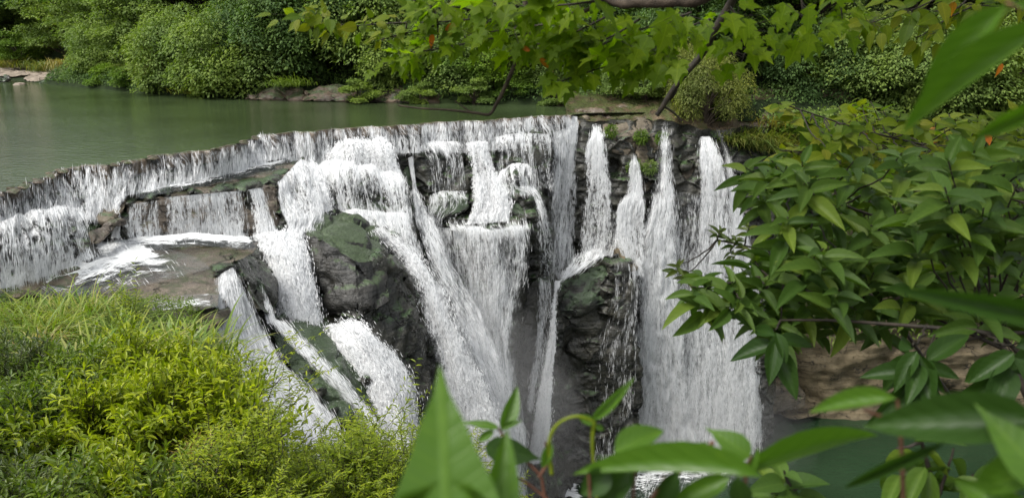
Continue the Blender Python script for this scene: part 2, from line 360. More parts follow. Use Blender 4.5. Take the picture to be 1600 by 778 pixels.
def fall(label, rows, dens=.6, mat='fall', edge=.22, bulge=.12, layers=1, ctrl=.5, spray=0, group=None, top=.0, name='waterfall', cat='waterfall', tail=0., sides=(1, 1)):
    """rows: successive level lines [(px,py,Y)...] down the fall. dens: number or one per row."""
    NS[0] += 1; sd = NS[0] * 5.13
    if np.isscalar(dens): dens = [dens] * len(rows)
    A = lerp_rows(rows, 24); W3 = P(A[..., 0], A[..., 1], A[..., 2])
    wid = max(np.linalg.norm(np.diff(W3, axis=1), axis=2).sum(1).max(), .1); hgt = np.linalg.norm(np.diff(W3, axis=0), axis=2).sum(0).mean()
    nu = int(np.clip(wid / .11, 5, 260)); nv = int(np.clip(hgt / .13, 6, 200))
    if ctrl is not None:
        for r in catmull(A, max(len(rows), int(hgt / .9) + 2)):
            for c in r[::max(1, 24 // max(2, int(wid)))]: CTRL.append((c[0], c[1], c[2] + ctrl))
    A = lerp_rows(rows, nu); V = catmull(A, nv); V = P(V[..., 0], V[..., 1], V[..., 2])
    D = np.interp(np.linspace(0, len(rows) - 1, nv), range(len(rows)), dens)[:, None] * np.ones(nu)
    du = np.gradient(V, axis=1); dv = np.gradient(V, axis=0)
    U = np.concatenate([np.zeros((nv, 1)), np.cumsum(np.linalg.norm(np.diff(V, axis=1), axis=2), 1)], 1)
    wrow = U[:, -1:]; um = U.max(0)[None] * np.ones((nv, 1))
    U = .5 * U + .5 * um                                # threads fan out a little with the sheet
    Vv = np.concatenate([np.zeros((1, nu)), np.cumsum(np.linalg.norm(np.diff(V, axis=0), axis=2), 0)], 0)
    N = np.cross(dv, du); N /= np.linalg.norm(N, axis=2)[..., None] + 1e-9
    s = np.sign((N * (C0 - V)).sum(2).mean()); N *= s
    t = np.linspace(0, 1, nu)[None]
    ed = np.minimum(t * sides[0] if sides[0] else 1e3 + t * 0, (1 - t) * sides[1] if sides[1] else 1e3 + t * 0) * wrow
    edge = min(edge * 1.5, wid * .22) if mat != 'foam' else edge
    jag = .5 + .9 * fbm(np.stack([Vv * .9 + sd, U * .6, U * 0 + sd], -1), 3)
    fade = np.clip(ed / (edge * (jag + .45).clip(.25) + 1e-3), 0, 1)
    k = np.clip(Vv / .25, 0, 1) if top else 1
    dens_v = D * (0.25 + .75 * fade) * (1 if not tail else np.clip((hgt - Vv) / tail, 0, 1) * .7 + .3) * k
    dens_v = np.where(fade <= 0.02, -.3, dens_v) - (1 - fade) * .3
    vs, uvs, ds, fs = [], [], [], []
    for L in range(layers):
        q = np.stack([U * 1.1 + sd + L * 9, Vv * .28, U * 0 + sd], -1)
        rip = fbm(q, 3) * bulge * 1.6 + fbm(np.stack([U * 3, Vv * 1.1 + sd, U * 0], -1), 2) * bulge * .7
        edgein = np.clip(ed / .5, 0, 1) ** .5
        X = V + N * ((rip * (.45 if mat == 'fall_heavy' else 1) + .09 * (mat == 'fall_heavy') * fbm(np.stack([U * 5, Vv * 3.2 + sd, U * 0 + L], -1), 2) + bulge * .8) * edgein - L * .22)[..., None]
        vs.append(X.reshape(-1, 3)); uvs.append(np.stack([U + sd + L * 31, -Vv + L * 13], -1).reshape(-1, 2)); ds.append((dens_v * (1 if L == 0 else .8)).ravel())
        fs.append(grid_faces(nu, nv) + L * nu * nv)
    v = np.concatenate(vs); org = np.array([v[:, 0].mean(), v[:, 1].mean(), v[:, 2].min()])
    if mat == 'fall_heavy': pass
    body = mesh(name, v - org, [np.concatenate(fs)], M[mat], None, np.concatenate(uvs), {'dens': np.concatenate(ds).clip(-.4, 1.3)})
    body.location = org; tag(body, label, cat, group)
    rs = np.random.RandomState(int(sd * 10)); heavy = mat == 'fall_heavy'
    if mat == 'foam' and not spray: return body
    cell = np.linalg.norm(np.cross(dv, du), axis=2); area = cell.sum(); n0 = int(area * (620 if heavy else 520) * DROPS) if mat != 'foam' else int(spray * 3)
    pc = (cell / cell.sum()).ravel().cumsum(); q = np.searchsorted(pc, rs.rand(n0)).clip(0, nu * nv - 1); ii, jj = q // nu, q % nu
    fi, fj = (ii + rs.uniform(-.5, .5, n0)).clip(0, nv - 1.001), (jj + rs.uniform(-.5, .5, n0)).clip(0, nu - 1.001)
    def smp(A2):
        a0, b0 = fi.astype(int), fj.astype(int); u_, w_ = (fi - a0), (fj - b0)
        if A2.ndim == 3: u_, w_ = u_[:, None], w_[:, None]
        return A2[a0, b0] * (1 - u_) * (1 - w_) + A2[a0 + 1, b0] * u_ * (1 - w_) + A2[a0, b0 + 1] * (1 - u_) * w_ + A2[a0 + 1, b0 + 1] * u_ * w_
    X0 = V + N * ((rip + bulge * .8) * edgein)[..., None]
    uu, vv_ = smp(U), smp(Vv); dd = smp(dens_v); o3 = np.zeros_like(uu) + sd
    cl_ = .38 + 1.3 * noise(np.stack([uu * 6.5, vv_ * .5, o3], 1)) + .95 * noise(np.stack([uu * 1.1, vv_ * .35, o3 + 7], 1)) + .55 * noise(np.stack([uu * 13, vv_ * 2.2, o3], 1))
    ok = rs.rand(n0) < (cl_ + (dd - .6) * 1.7).clip(0, 1) * (.25 + dd.clip(0, 1))
    c = smp(X0)[ok]; nn = unit_(smp(N)[ok]); tv = unit_(smp(dv)[ok]); tu = unit_(smp(du)[ok]); n = len(c); e_ = smp(fade * np.ones((nv, nu)))[ok]; dd = dd[ok]
    tv = unit_(tv + np.array([0, 0, -.35]) + rs.normal(0, .05 if not heavy else .22, (n, 3)))
    sp_ = np.minimum(1, wid / 1.5)
    c = c + nn * (rs.exponential(.05 if not heavy else .08, n) * (1.4 - e_ * .5))[:, None] + tu * rs.normal(0, (.05 + .10 * (1 - e_)) * sp_, n)[:, None]
    df = (.6 + .4 * c[:, 1] / 35)
    ln = (rs.uniform(.08, .26, n) if heavy else rs.uniform(.12, .55, n)) * df; wd = (rs.uniform(.007, .017, n) if heavy else rs.uniform(.004, .010, n)) * df
    sd_ = unit_(np.cross(tv, nn + rs.normal(0, .8, (n, 3))))
    c = c + tv * (ln * .5 * np.clip(1 - vv_[ok] / .4, 0, 1))[:, None]
    vv = np.stack([c - tv * ln[:, None] * .5, c + sd_ * wd[:, None], c + tv * ln[:, None] * .5, c - sd_ * wd[:, None]], 1).reshape(-1, 3)
    ff = np.arange(n)[:, None] * 4 + np.arange(4)[None]
    sp = mesh('spray', vv - org, [ff], M['spray'], body, smooth=False); sp['kind'] = 'stuff'
    global NDROP; NDROP += n
    return body

# ------------------------------------------------------------------ the lip of the fall (where the river breaks), z = 0
LIPP = [(-60, 322), (0, 301), (60, 278), (100, 266), (175, 256), (240, 246), (311, 236), (361, 228), (396, 216), (451, 207), (540, 202), (590, 198), (741, 189), (870, 181), (891, 180)]
def lip(px): return float(np.interp(px, [a[0] for a in LIPP], [a[1] for a in LIPP])) + (1.1 * sin(px * .043) + .8 * sin(px * .117 + 1) + .6 * sin(px * .31)) * float(np.interp(px, [0, 500, 893], [1.5, .8, .5]))
def LP(px, dz=.03):
    py = lip(px); return (px, py, float(YZ(px, py, dz)))
def lips(a, b, n=40): return [LP(x) for x in np.linspace(a, b, n)]
def row(*pts): return list(pts)
def zrow(z, *pts): return [(x, y, float(YZ(x, y, z))) for x, y in pts]
def yrow(Y, *pts): return [(x, y, Y) for x, y in pts]

# ------------------------------------------------------------------ waterfalls
# the long straight drop off the lip, in lengths between the rocks below it
fall('left end of the lip curtain, pouring onto bumpy white rocks at the picture edge',
     [lips(-50, 130), [(-50, 372, 20.9), (0, 358, 22.2), (50, 346, 23.8), (90, 336, 24.9), (130, 345, 26.2)]], [.30, .68], mat='fall_lip', edge=.05, spray=250, sides=(0, 0), group='lengths of the curtain off the lip')
fall('length of the lip curtain falling behind the small brown boulder',
     [lips(130, 300), [(130, 345, 26.0), (150, 350, 26.4), (200, 306, 28.1), (235, 299, 29.1), (300, 284, 31.0)]], [.30, .7], mat='fall_lip', edge=.05, spray=300, sides=(0, 0), group='lengths of the curtain off the lip')
fall('length of the lip curtain landing on the long upper ledge',
     [lips(300, 462), [(300, 284, 31.0), (340, 273, 32.4), (400, 258, 35.2), (440, 249, 37.2), (462, 256, 38)]], [.34, .72], mat='fall_lip', edge=.05, spray=300, sides=(0, 0), group='lengths of the curtain off the lip')
fall('even length of the lip curtain behind the round white domes at the centre left',
     [lips(462, 655), [(462, 268, 37.6), (500, 272, 38.4), (520, 262, 39), (560, 250, 39.8), (600, 240, 40.6), (655, 240, 41.6)]], [.40, .62], mat='fall_lip', edge=.05, sides=(0, 0), spray=200, group='lengths of the curtain off the lip')
fall('fine combed right length of the lip curtain above the square veiled block',
     [lips(655, 893, 40), [(655, 236, 42.0), (725, 240, 43.2), (770, 236, 44), (815, 232, 44.8), (850, 236, 45.6), (893, 250, 47.2)]], [.42, .56], mat='fall_lip', edge=.05, sides=(0, 1), spray=200, group='lengths of the curtain off the lip')
# left side
fall('white cascade tumbling over bumpy dark rock at the left edge of the picture',
     [[(-50, 372, 20.6), (0, 352, 22), (60, 338, 23.6), (130, 338, 25.6)], [(-50, 395, 20.2), (0, 380, 21.4), (60, 362, 22.8), (140, 362, 24.8)], [(-50, 425, 19.9), (0, 410, 20.9), (60, 396, 22.2), (145, 388, 24.3)], [(-50, 460, 19.6), (0, 445, 20.8), (60, 432, 22), (150, 400, 24.2)]],
     [.6, .46, .48, .8], bulge=.35, edge=.3, spray=900, sides=(0, 1), mat='fall')
fall('bright chute squeezed between the small brown boulder and the left end of the upper ledge',
     [[(176, 318, 27.6), (204, 303, 28.2)], [(172, 340, 26.9), (189, 330, 27.3)], [(170, 374, 26.3), (192, 372, 26.6)]], [.95, .9, 1.], mat='fall_heavy', edge=.1, spray=300)
fall('sparse streaks over the dark left end of the upper ledge',
     [[(192, 321, 26.65), (255, 309, 28.15)], [(186, 345, 26.45), (256, 338, 28.25)], [(190, 372, 26.35), (258, 368, 28.05)]], [.38, .42, .5], spray=150)
fall('lacy fall spilling off the middle of the upper ledge',
     [[(250, 309, 28.05), (385, 297, 30.15)], [(252, 335, 27.95), (388, 330, 30.05)], [(256, 368, 27.85), (394, 372, 29.65)]], [.62, .5, .66], spray=600)
fall('bold slanting lacy stream off the right part of the upper ledge',
     [[(380, 298, 30.35), (414, 293, 31.25)], [(384, 325, 30.25), (424, 325, 30.95)], [(392, 372, 29.65), (444, 380, 30.15)]], [.74, .6, .74], mat='fall', edge=.2, bulge=.2, spray=400)
fall('white fall rounding the right corner of the upper ledge',
     [[(428, 288, 32), (465, 254, 36.6), (480, 260, 37.4)], [(432, 320, 31.2), (474, 298, 34), (496, 300, 35.4)], [(442, 350, 30.4), (476, 335, 32), (506, 338, 33.4)], [(440, 376, 29.9), (474, 372, 30.6), (488, 378, 31)]], [.72, .56, .7, 1.], bulge=.25, spray=900)
fall('thick churning white chute left of the big green-topped boulder',
     [[(384, 372, 29.5), (430, 366, 29.9), (476, 366, 30.4)], [(402, 398, 29), (440, 398, 29), (490, 410, 29.4)], [(412, 440, 28.4), (450, 440, 28.2), (498, 450, 28.8)], [(424, 480, 27.9), (460, 478, 27.6), (504, 492, 28.3)], [(436, 512, 27.4), (470, 516, 27.2), (515, 522, 27.8)]],
     [1., 1.05, 1.1, 1.1, 1.1], mat='fall_heavy', edge=.5, bulge=.22, layers=2, spray=2600)
fall('blinding white hump of water that leaps right below the churning chute',
     [[(490, 516, 27.4), (530, 513, 27.9), (575, 508, 28.4)], [(510, 536, 26.8), (550, 530, 26.6), (598, 530, 27.6)], [(532, 570, 26.2), (575, 566, 26), (634, 572, 27.2)], [(552, 610, 25.6), (600, 606, 25.6), (656, 620, 26.8)], [(575, 650, 25), (620, 650, 25.2), (655, 660, 26.4)], [(590, 720, 24.2), (640, 720, 24.4), (680, 730, 25.6)]],
     [1.05, 1.1, 1.1, 1.1, 1.05, 1.], mat='fall_heavy', edge=.5, bulge=.22, layers=2, spray=2600)
fall('narrow ribbon sliding down the dark face at the tip of the lower plateau',
     [[(374, 383, 29), (384, 382, 29.1)], [(388, 425, 27.3), (399, 422, 27.6)], [(402, 462, 25.9), (416, 460, 26.2)], [(412, 508, 24.9), (436, 506, 25.4)]], [.85, .7, .75, .9], edge=.1, spray=150)
fall('silvery sheet skimming down the steep slab below the lower plateau',
     [[(338, 432, 23.6), (366, 418, 24.6)], [(330, 470, 22.6), (388, 462, 24)], [(326, 512, 21.8), (414, 520, 23.7)], [(346, 560, 21), (448, 572, 23)], [(380, 630, 20.2), (500, 622, 22.4)], [(430, 700, 19.6), (546, 690, 21.6)], [(440, 790, 19), (580, 780, 21)]],
     [.66, .64, .68, .72, .78, .8, .8], mat='fall_fine', edge=.15, bulge=.12, layers=2, spray=600)
fall('streaky run of water between the two green algae slabs',
     [[(416, 500, 25), (446, 508, 25.6)], [(444, 536, 24.5), (486, 540, 25)], [(490, 585, 23.8), (530, 582, 24.4)], [(540, 640, 23.2), (580, 634, 23.8)], [(556, 680, 22.8), (606, 676, 23.4)], [(560, 760, 22.2), (630, 750, 22.8)]],
     [.9, .78, .74, .78, .85, .9], mat='fall_fine', edge=.18, bulge=.15, spray=700)
# centre left domes
fall('topmost round dome of white water under the lip at the centre left',
     [[(508, 240, 39.4), (560, 226, 40), (612, 224, 40.4)], [(506, 250, 38.8), (560, 236, 39), (622, 240, 39.8)], [(502, 272, 38.4), (560, 266, 38.6), (636, 278, 39.4)]], [.85, .72, .66], mat='fall_heavy', bulge=.3, spray=700)
fall('middle dome of lacy water over a dark rock core, centre left',
     [[(476, 264, 37.6), (545, 260, 37.8), (632, 276, 38.6)], [(478, 280, 37), (550, 276, 36.9), (640, 296, 37.9)], [(482, 305, 36.6), (550, 306, 36.5), (646, 322, 37.4)], [(486, 336, 36.2), (550, 340, 36.2), (652, 350, 37)]],
     [.9, .6, .36, .6], bulge=.3, spray=900)
fall('lowest lacy tier of the centre left domes, just above the green-topped boulder',
     [[(482, 326, 35.9), (560, 332, 35.9), (645, 336, 36.6)], [(486, 356, 35.3), (560, 356, 35.3), (654, 366, 36)], [(492, 384, 35), (570, 392, 34.6), (664, 402, 35.6)], [(550, 402, 34.8), (600, 410, 34.4), (672, 430, 35.4)]],
     [.8, .58, .42, .52], bulge=.25, spray=900)
fall('bright band of water down the left side of the domes beside the upper ledge',
     [[(470, 258, 37.4), (500, 266, 37.4)], [(486, 300, 35.6), (520, 304, 35.9)], [(490, 330, 34.2), (522, 336, 34.7)], [(474, 362, 31.6), (512, 366, 34)]], [.95, .8, .9, .8], mat='fall_heavy', bulge=.25, spray=500)
fall('thick white tongue sweeping diagonally past the green-topped boulder into the gorge',
     [[(570, 366, 33.6), (612, 352, 34.6)], [(598, 392, 32.9), (650, 388, 34)], [(632, 434, 32.2), (684, 430, 33.2)], [(655, 490, 31.5), (712, 484, 32.6)], [(668, 545, 30.9), (738, 540, 32)], [(676, 600, 30.4), (768, 600, 31.6)], [(684, 680, 29.8), (800, 680, 31.1)], [(690, 790, 29), (820, 790, 30.5)]],
     [1., 1.02, 1.02, 1.04, 1.04, 1.05, 1.05, 1.], mat='fall_heavy', edge=.6, bulge=.2, layers=2, spray=3200)
fall('loose grey veil spreading down right behind the diagonal tongue of water',
     [[(634, 300, 39.4), (655, 300, 40)], [(640, 350, 37.4), (682, 350, 38.6)], [(662, 410, 35.8), (708, 410, 37.4)], [(690, 470, 34.8), (742, 470, 36.4)], [(715, 540, 33.8), (776, 540, 35.4)], [(750, 620, 32.8), (802, 620, 34.6)], [(780, 700, 32), (822, 700, 34)]],
     [.6, .52, .54, .56, .68, .8, .9], edge=.9, bulge=.25, spray=1500, mat='fall_fine', layers=2)
# centre blocks
fall('thin water film over the square dark block under the lip at the picture centre',
     [[(646, 240, 42), (664, 224, 42.4), (724, 222, 42.8)], [(656, 252, 41.4), (690, 250, 41.6), (730, 250, 42.2)], [(662, 300, 41), (692, 300, 41.2), (732, 298, 41.9)]], [.55, .2, .28], spray=400)
fall('narrow jet dropping left of the square veiled block',
     [[(636, 248, 41.7), (646, 244, 41.9)], [(642, 290, 40.9), (652, 288, 41)], [(648, 345, 39.9), (662, 345, 40)]], [.95, .8, .7], edge=.08, spray=120)
fall('broad white cascade stepping down right of the square veiled block',
     [[(724, 224, 43), (768, 222, 43.6)], [(732, 262, 42.2), (776, 262, 42.9)], [(732, 295, 41.6), (792, 292, 42.2)], [(734, 325, 41), (802, 318, 41.7)], [(722, 352, 40.5), (800, 346, 41.2)]], [.8, .7, .9, .8, .85], mat='fall_heavy', bulge=.15, spray=1200)
fall('streaked curtain over the dark square rock under the right part of the lip',
     [[(768, 216, 44), (800, 210, 44.3), (862, 210, 45.2)], [(768, 240, 43.5), (800, 236, 43.8), (868, 242, 44.8)], [(770, 285, 43), (800, 285, 43.2), (872, 300, 44.2)]], [.6, .28, .36], spray=500)
fall('small white dome of splash above the green ledge',
     [[(778, 268, 42.6), (806, 258, 42.7), (830, 268, 42.9)], [(776, 282, 42.1), (806, 276, 42), (832, 284, 42.5)], [(778, 304, 41.8), (806, 304, 41.8), (836, 306, 42.2)]], [.55, .5, .5], mat='fall', bulge=.3, spray=350)
fall('arching white strands wrapping the right end of the green ledge',
     [[(800, 296, 42), (834, 292, 42.6)], [(826, 312, 41.4), (850, 308, 42.2)], [(834, 350, 40.9), (862, 350, 41.8)], [(838, 400, 41.4), (870, 400, 42.4)], [(838, 436, 42.2), (868, 440, 43)]], [.75, .55, .5, .42, .3], spray=700)
fall('long veil of hanging threads falling from the rim of the green ledge',
     [[(704, 350, 40.2), (722, 356, 39.9), (745, 353, 39.9), (768, 360, 39.7), (800, 354, 40.1), (830, 350, 40.6)], [(704, 380, 39.9), (760, 384, 39.5), (838, 380, 40.3)], [(706, 430, 39.6), (764, 430, 39.2), (834, 430, 40.2)], [(716, 500, 39), (770, 500, 38.7), (816, 500, 39.6)], [(730, 570, 38.2), (780, 570, 38), (812, 570, 39)], [(736, 650, 37), (790, 650, 37), (818, 650, 38.4)], [(740, 740, 36), (800, 740, 36), (824, 740, 38)], [(740, 800, 35.6), (800, 800, 35.6), (830, 800, 37.6)]],
     [.72, .42, .42, .5, .64, .82, .95, 1.], mat='fall_fine', layers=2, edge=.6, spray=2600)
fall('foamy sheet crossing the flat green ledge before it drops as threads',
     [[(690, 332, 41.4), (760, 326, 41.6), (826, 330, 41.9)], [(690, 346, 40.6), (760, 350, 40.2), (832, 348, 40.9)], [(698, 360, 40.1), (760, 364, 39.8), (834, 358, 40.5)]], [.12, .16, .6], spray=200)
fall('lacy water over the small dark block left of the green ledge',
     [[(664, 310, 41), (690, 300, 41.2), (736, 300, 41.6)], [(664, 325, 40.6), (700, 322, 40.6), (738, 322, 41.1)], [(660, 352, 40.2), (696, 350, 40.2), (706, 352, 40.4)], [(664, 420, 39.6), (690, 420, 39.5), (708, 420, 39.8)]], [.5, .25, .3, .42], spray=300)
fall('tall grey veil in the shadowed corner between the green ledge and the rock buttress',
     [[(862, 210, 46.2), (884, 200, 47.2), (906, 186, 47.9)], [(860, 270, 45.4), (880, 270, 46.4), (902, 260, 47.4)], [(856, 340, 44.6), (876, 340, 45.8), (900, 340, 46.8)], [(852, 420, 43.9), (872, 420, 45), (898, 420, 46)], [(850, 440, 43.7), (868, 440, 44.6), (894, 430, 45.4)]], [.6, .46, .42, .42, .6], mat='fall_fine', layers=2, spray=800)
fall('bright diagonal gush at the end of the lip where it meets the brown rock',
     [[(884, 181, 47.7), (903, 183, 48)], [(884, 215, 46.9), (902, 215, 47.5)], [(878, 255, 46.6), (898, 252, 47.2)], [(872, 320, 46.2), (894, 310, 47)]], [.95, .8, .7, .5], edge=.12, spray=300)
# right pillars
fall('silvery film over the pale slanted pillar below the centre',
     [[(836, 430, 42.6), (866, 444, 42.4)], [(838, 480, 42.2), (866, 490, 42)], [(828, 560, 41.6), (862, 560, 41.6)], [(818, 640, 40.6), (846, 640, 41)]], [.5, .38, .34, .45], mat='fall_fine', edge=.3, spray=300)
fall('narrow rope of water pouring down the notch beside the dark mossy wall',
     [[(864, 438, 42.7), (876, 438, 42.9)], [(860, 480, 42.1), (870, 480, 42.2)], [(854, 530, 41.5), (870, 530, 41.6)], [(842, 590, 40.8), (866, 590, 41)], [(832, 650, 40.2), (862, 650, 40.4)], [(822, 720, 39.6), (860, 720, 39.9)]], [1.05, .9, .85, .85, .9, .95], mat='fall_heavy', edge=.12, bulge=.15, spray=900)
fall('low run of water slanting left across the mossy shoulder into the notch',
     [[(884, 404, 45), (950, 388, 45.4)], [(872, 425, 43.8), (944, 404, 44.6)], [(866, 440, 42.9), (884, 442, 43.2)]], [.40, .55, .95], edge=.5, bulge=.15, spray=500)
fall('thin broken trickles down the dark wall under the dark square block',
     [[(952, 412, 43.6), (1000, 404, 44)], [(950, 470, 43.3), (1002, 470, 43.8)], [(930, 540, 43), (1000, 540, 43.6)], [(920, 640, 42.6), (1000, 640, 43.2)], [(915, 720, 42.3), (1000, 720, 43)]], [.24, .22, .22, .2, .2], mat='fall_fine', spray=500)
fall('fan shaped fall from the notch in the brown rock just right of the lip',
     [[(926, 194, 47.6), (937, 194, 47.6)], [(918, 214, 47), (944, 212, 47)], [(908, 232, 46.7), (953, 232, 46.7)], [(906, 280, 46.4), (960, 280, 46.5)], [(902, 340, 46.1), (964, 340, 46.2)], [(900, 400, 45.8), (960, 392, 45.9)]], [1.05, .95, .72, .54, .45, .4], edge=.3, spray=900)
fall('slim tapering fall starting low in a cleft between the brown rocks',
     [[(988, 238, 46.8), (992, 238, 46.8)], [(979, 262, 46.4), (1003, 262, 46.5)], [(975, 300, 46.2), (1010, 300, 46.2)], [(960, 325, 45.9), (1012, 325, 46)], [(958, 380, 45.6), (1012, 380, 45.7)], [(985, 430, 45.2), (1010, 430, 45.3)]], [1.05, .8, .68, .8, .6, .6], edge=.2, spray=700)
fall('tallest bright fall, widening from a narrow spout into the main right-hand column',
     [[(1035, 190, 47.6), (1044, 190, 47.6)], [(1026, 225, 47), (1050, 225, 47)], [(1020, 270, 46.6), (1053, 270, 46.7)], [(1010, 325, 46.2), (1062, 325, 46.3)], [(990, 400, 45.9), (1066, 400, 46)], [(988, 500, 45.9), (1074, 500, 46)], [(985, 600, 46), (1082, 600, 46.1)], [(982, 712, 46.3), (1100, 712, 46.4)]],
     [1.05, .9, .78, .78, .7, .7, .76, .9], mat='fall_fine', layers=2, edge=.5, bulge=.3, spray=3200)
fall('thin shadowy veil between the two right-hand columns',
     [[(1092, 214, 48.2), (1112, 214, 48.3)], [(1090, 250, 47.4), (1130, 250, 47.6)], [(1090, 300, 47), (1138, 300, 47.2)], [(1084, 400, 46.7), (1144, 400, 46.9)], [(1076, 500, 46.6), (1148, 500, 46.8)], [(1070, 600, 46.7), (1150, 600, 46.9)], [(1060, 716, 47), (1160, 716, 47.2)]],
     [.95, .76, .66, .58, .6, .68, .85], mat='fall_fine', layers=1, edge=.2, spray=1800)
fall('rightmost column of falling water, its top half hidden behind the big leaves',
     [[(1118, 202, 49), (1126, 202, 49)], [(1128, 240, 48.2), (1142, 240, 48.3)], [(1132, 290, 47.6), (1156, 290, 47.8)], [(1136, 350, 47.3), (1172, 350, 47.5)], [(1142, 450, 47.1), (1186, 450, 47.3)], [(1142, 580, 47.1), (1190, 580, 47.4)], [(1136, 712, 47.2), (1194, 700, 47.6)]],
     [1., .85, .84, .74, .7, .74, .85], mat='fall_fine', layers=2, edge=.25, spray=2200)

fall('thin grey back veil clinging to the wall behind the centre threads', [[(662, 352, 40.30), (740, 362, 40.50), (812, 360, 40.90)], [(676, 430, 39.50), (750, 440, 39.70), (818, 440, 40.30)], [(704, 520, 38.70), (770, 520, 38.90), (808, 520, 39.70)], [(730, 620, 37.70), (780, 620, 37.90), (806, 620, 38.90)], [(750, 760, 36.50), (790, 760, 36.70), (816, 760, 37.90)]], [.5, .5, .56, .7, .85], mat='fall_fine', edge=.6)
fall('thin grey back veil filling the gaps between the right-hand columns', [[(1004, 300, 46.60), (1060, 300, 46.90), (1150, 310, 47.20)], [(990, 400, 46.20), (1080, 400, 46.50), (1170, 400, 46.90)], [(986, 500, 46.00), (1080, 500, 46.40), (1184, 500, 46.80)], [(984, 600, 46.00), (1085, 600, 46.40), (1188, 600, 46.80)], [(980, 715, 46.20), (1085, 715, 46.50), (1190, 704, 46.90)]], [.3, .5, .56, .62, .8], mat='fall_fine', edge=.6)
fall('faint drizzle down the brown wall between the fan shaped fall and the slim fall', [[(905, 330, 46.50), (985, 330, 46.50)], [(900, 370, 46.10), (990, 370, 46.20)], [(890, 404, 45.70), (985, 398, 45.70)]], [.25, .42, .5], mat='fall_fine', edge=.5)
fall('white water fanning out at the foot of the upper ledge corner into the chute', [[(398, 366, 30.2), (440, 372, 30.6), (486, 356, 31.4)], [(394, 378, 29.4), (440, 392, 29.2), (488, 390, 30.2)], [(404, 396, 28.8), (450, 410, 28.6), (494, 430, 29.2)]], [.85, .95, .9], mat='fall_heavy', edge=.4)

# ------------------------------------------------------------------ rock face behind the water (one weathered relief)
EXTRA = [(-60, 330, 20.2), (0, 308, 24.2), (100, 274, 27.3), (240, 254, 30.3), (360, 236, 34), (450, 216, 39.3), (600, 206, 42.8), (741, 197, 45.6), (891, 188, 48.8),
         (960, 190, 48.8), (1010, 195, 48.8), (1075, 200, 49.2), (1170, 210, 50), (1240, 215, 51), (1280, 300, 52), (1240, 300, 50.6), (1240, 420, 50.4), (1240, 520, 50.4), (1230, 600, 50.4), (1280, 500, 52), (1280, 640, 52.4), (1280, 760, 50.5), (1210, 700, 49.6),
         (960, 260, 47.9), (1075, 260, 48.4), (1075, 340, 47.6), (940, 420, 45.6), (900, 560, 44.4), (880, 680, 43.8), (940, 700, 43.6), (890, 480, 44.8),
         (-60, 470, 19.6), (60, 462, 21.9), (200, 440, 23.8), (300, 470, 23), (180, 400, 25.8), (300, 385, 28.6), (370, 400, 28.4), (200, 480, 21.5), (120, 470, 21.9), (330, 490, 21.9), (290, 510, 21.2), (100, 500, 20.3), (0, 480, 20.2),
         (250, 600, 19.5), (0, 600, 18), (200, 780, 18), (0, 780, 17), (370, 780, 18.5), (300, 555, 20.4),
         (520, 400, 33.2), (550, 460, 31.6), (560, 500, 30), (620, 480, 31.6), (640, 560, 30.2), (660, 650, 29.2), (620, 420, 33.2), (700, 780, 31.5),
         (440, 530, 25.3), (500, 610, 23.2), (520, 640, 22.9), (520, 540, 26.4), (570, 600, 25.2)]
CP = np.array(CTRL + EXTRA)
xs = np.linspace(-60, 1212, 520); NV = 300
top_y = (lambda q: q + np.where(xs > 900, 7 * noise(np.stack([xs * .02, xs * 0, xs * 0], 1)) + 4 * noise(np.stack([xs * .07, xs * 0, xs * 0], 1)), 0))(np.array([lip(x) + 1.0 if x < 893 else np.interp(x, [893, 930, 990, 1040, 1100, 1180, 1280], [182, 188, 188, 188, 203, 198, 200]) for x in xs]))
GX = np.repeat(xs[None], NV, 0); GY = top_y[None] + (820 - top_y[None]) * (np.linspace(0, 1, NV) ** .95)[:, None]
GD = np.zeros(GX.shape)
for r in range(NV):
    d2 = (GX[r][:, None] - CP[:, 0]) ** 2 + ((GY[r][:, None] - CP[:, 1]) * 1.1) ** 2 + 30
    w = d2 ** -2.2 * np.exp(np.clip((CP[:, 2] - 35) * .10, -2, 2)); GD[r] = (w * CP[:, 2]).sum(1) / w.sum(1)
V = P(GX, GY, GD)
nb = V * np.array([.5, .5, .8]); c, e = cellular(nb)
inner = np.clip((GY - top_y[None]) / 25, 0, 1)
V[..., 1] += (c * .35 - np.clip(.14 - e, 0, .14) * 1.6 + fbm(V * .35, 4) * .7 + fbm(V * np.array([1, 1, 2.8]), 4, True) * .22) * inner + .05
cl = mesh('cliff', V.reshape(-1, 3), [grid_faces(520, NV)], M['rock_wet']); tag(cl, kind='structure')

# weir crest: the brown edge the river slides over
L = np.array([PZ(x, lip(x), .035) for x in np.linspace(-60, 893, 320)])
T = np.gradient(L, axis=0); Nn = np.stack([-T[:, 1], T[:, 0], T[:, 0] * 0], 1); Nn /= np.linalg.norm(Nn, axis=1)[:, None]
Nn *= np.sign(Nn[:, 1])[:, None]
wob = fbm(L * 1.3, 3)[:, None] * np.array([0, 0, .03]) + Nn * .04 * fbm(L * 2.1 + 5, 3)[:, None]
prof = [(-.02, -.5), (-.04, -.1), (.0, 0), (.08, .02), (.2, .012), (.3, -.05)]
R = np.stack([L + Nn * a + np.array([0, 0, b]) + wob for a, b in prof])
tag(mesh('river_crest', R.reshape(-1, 3), [grid_faces(320, len(prof))], M['crest']), kind='structure')

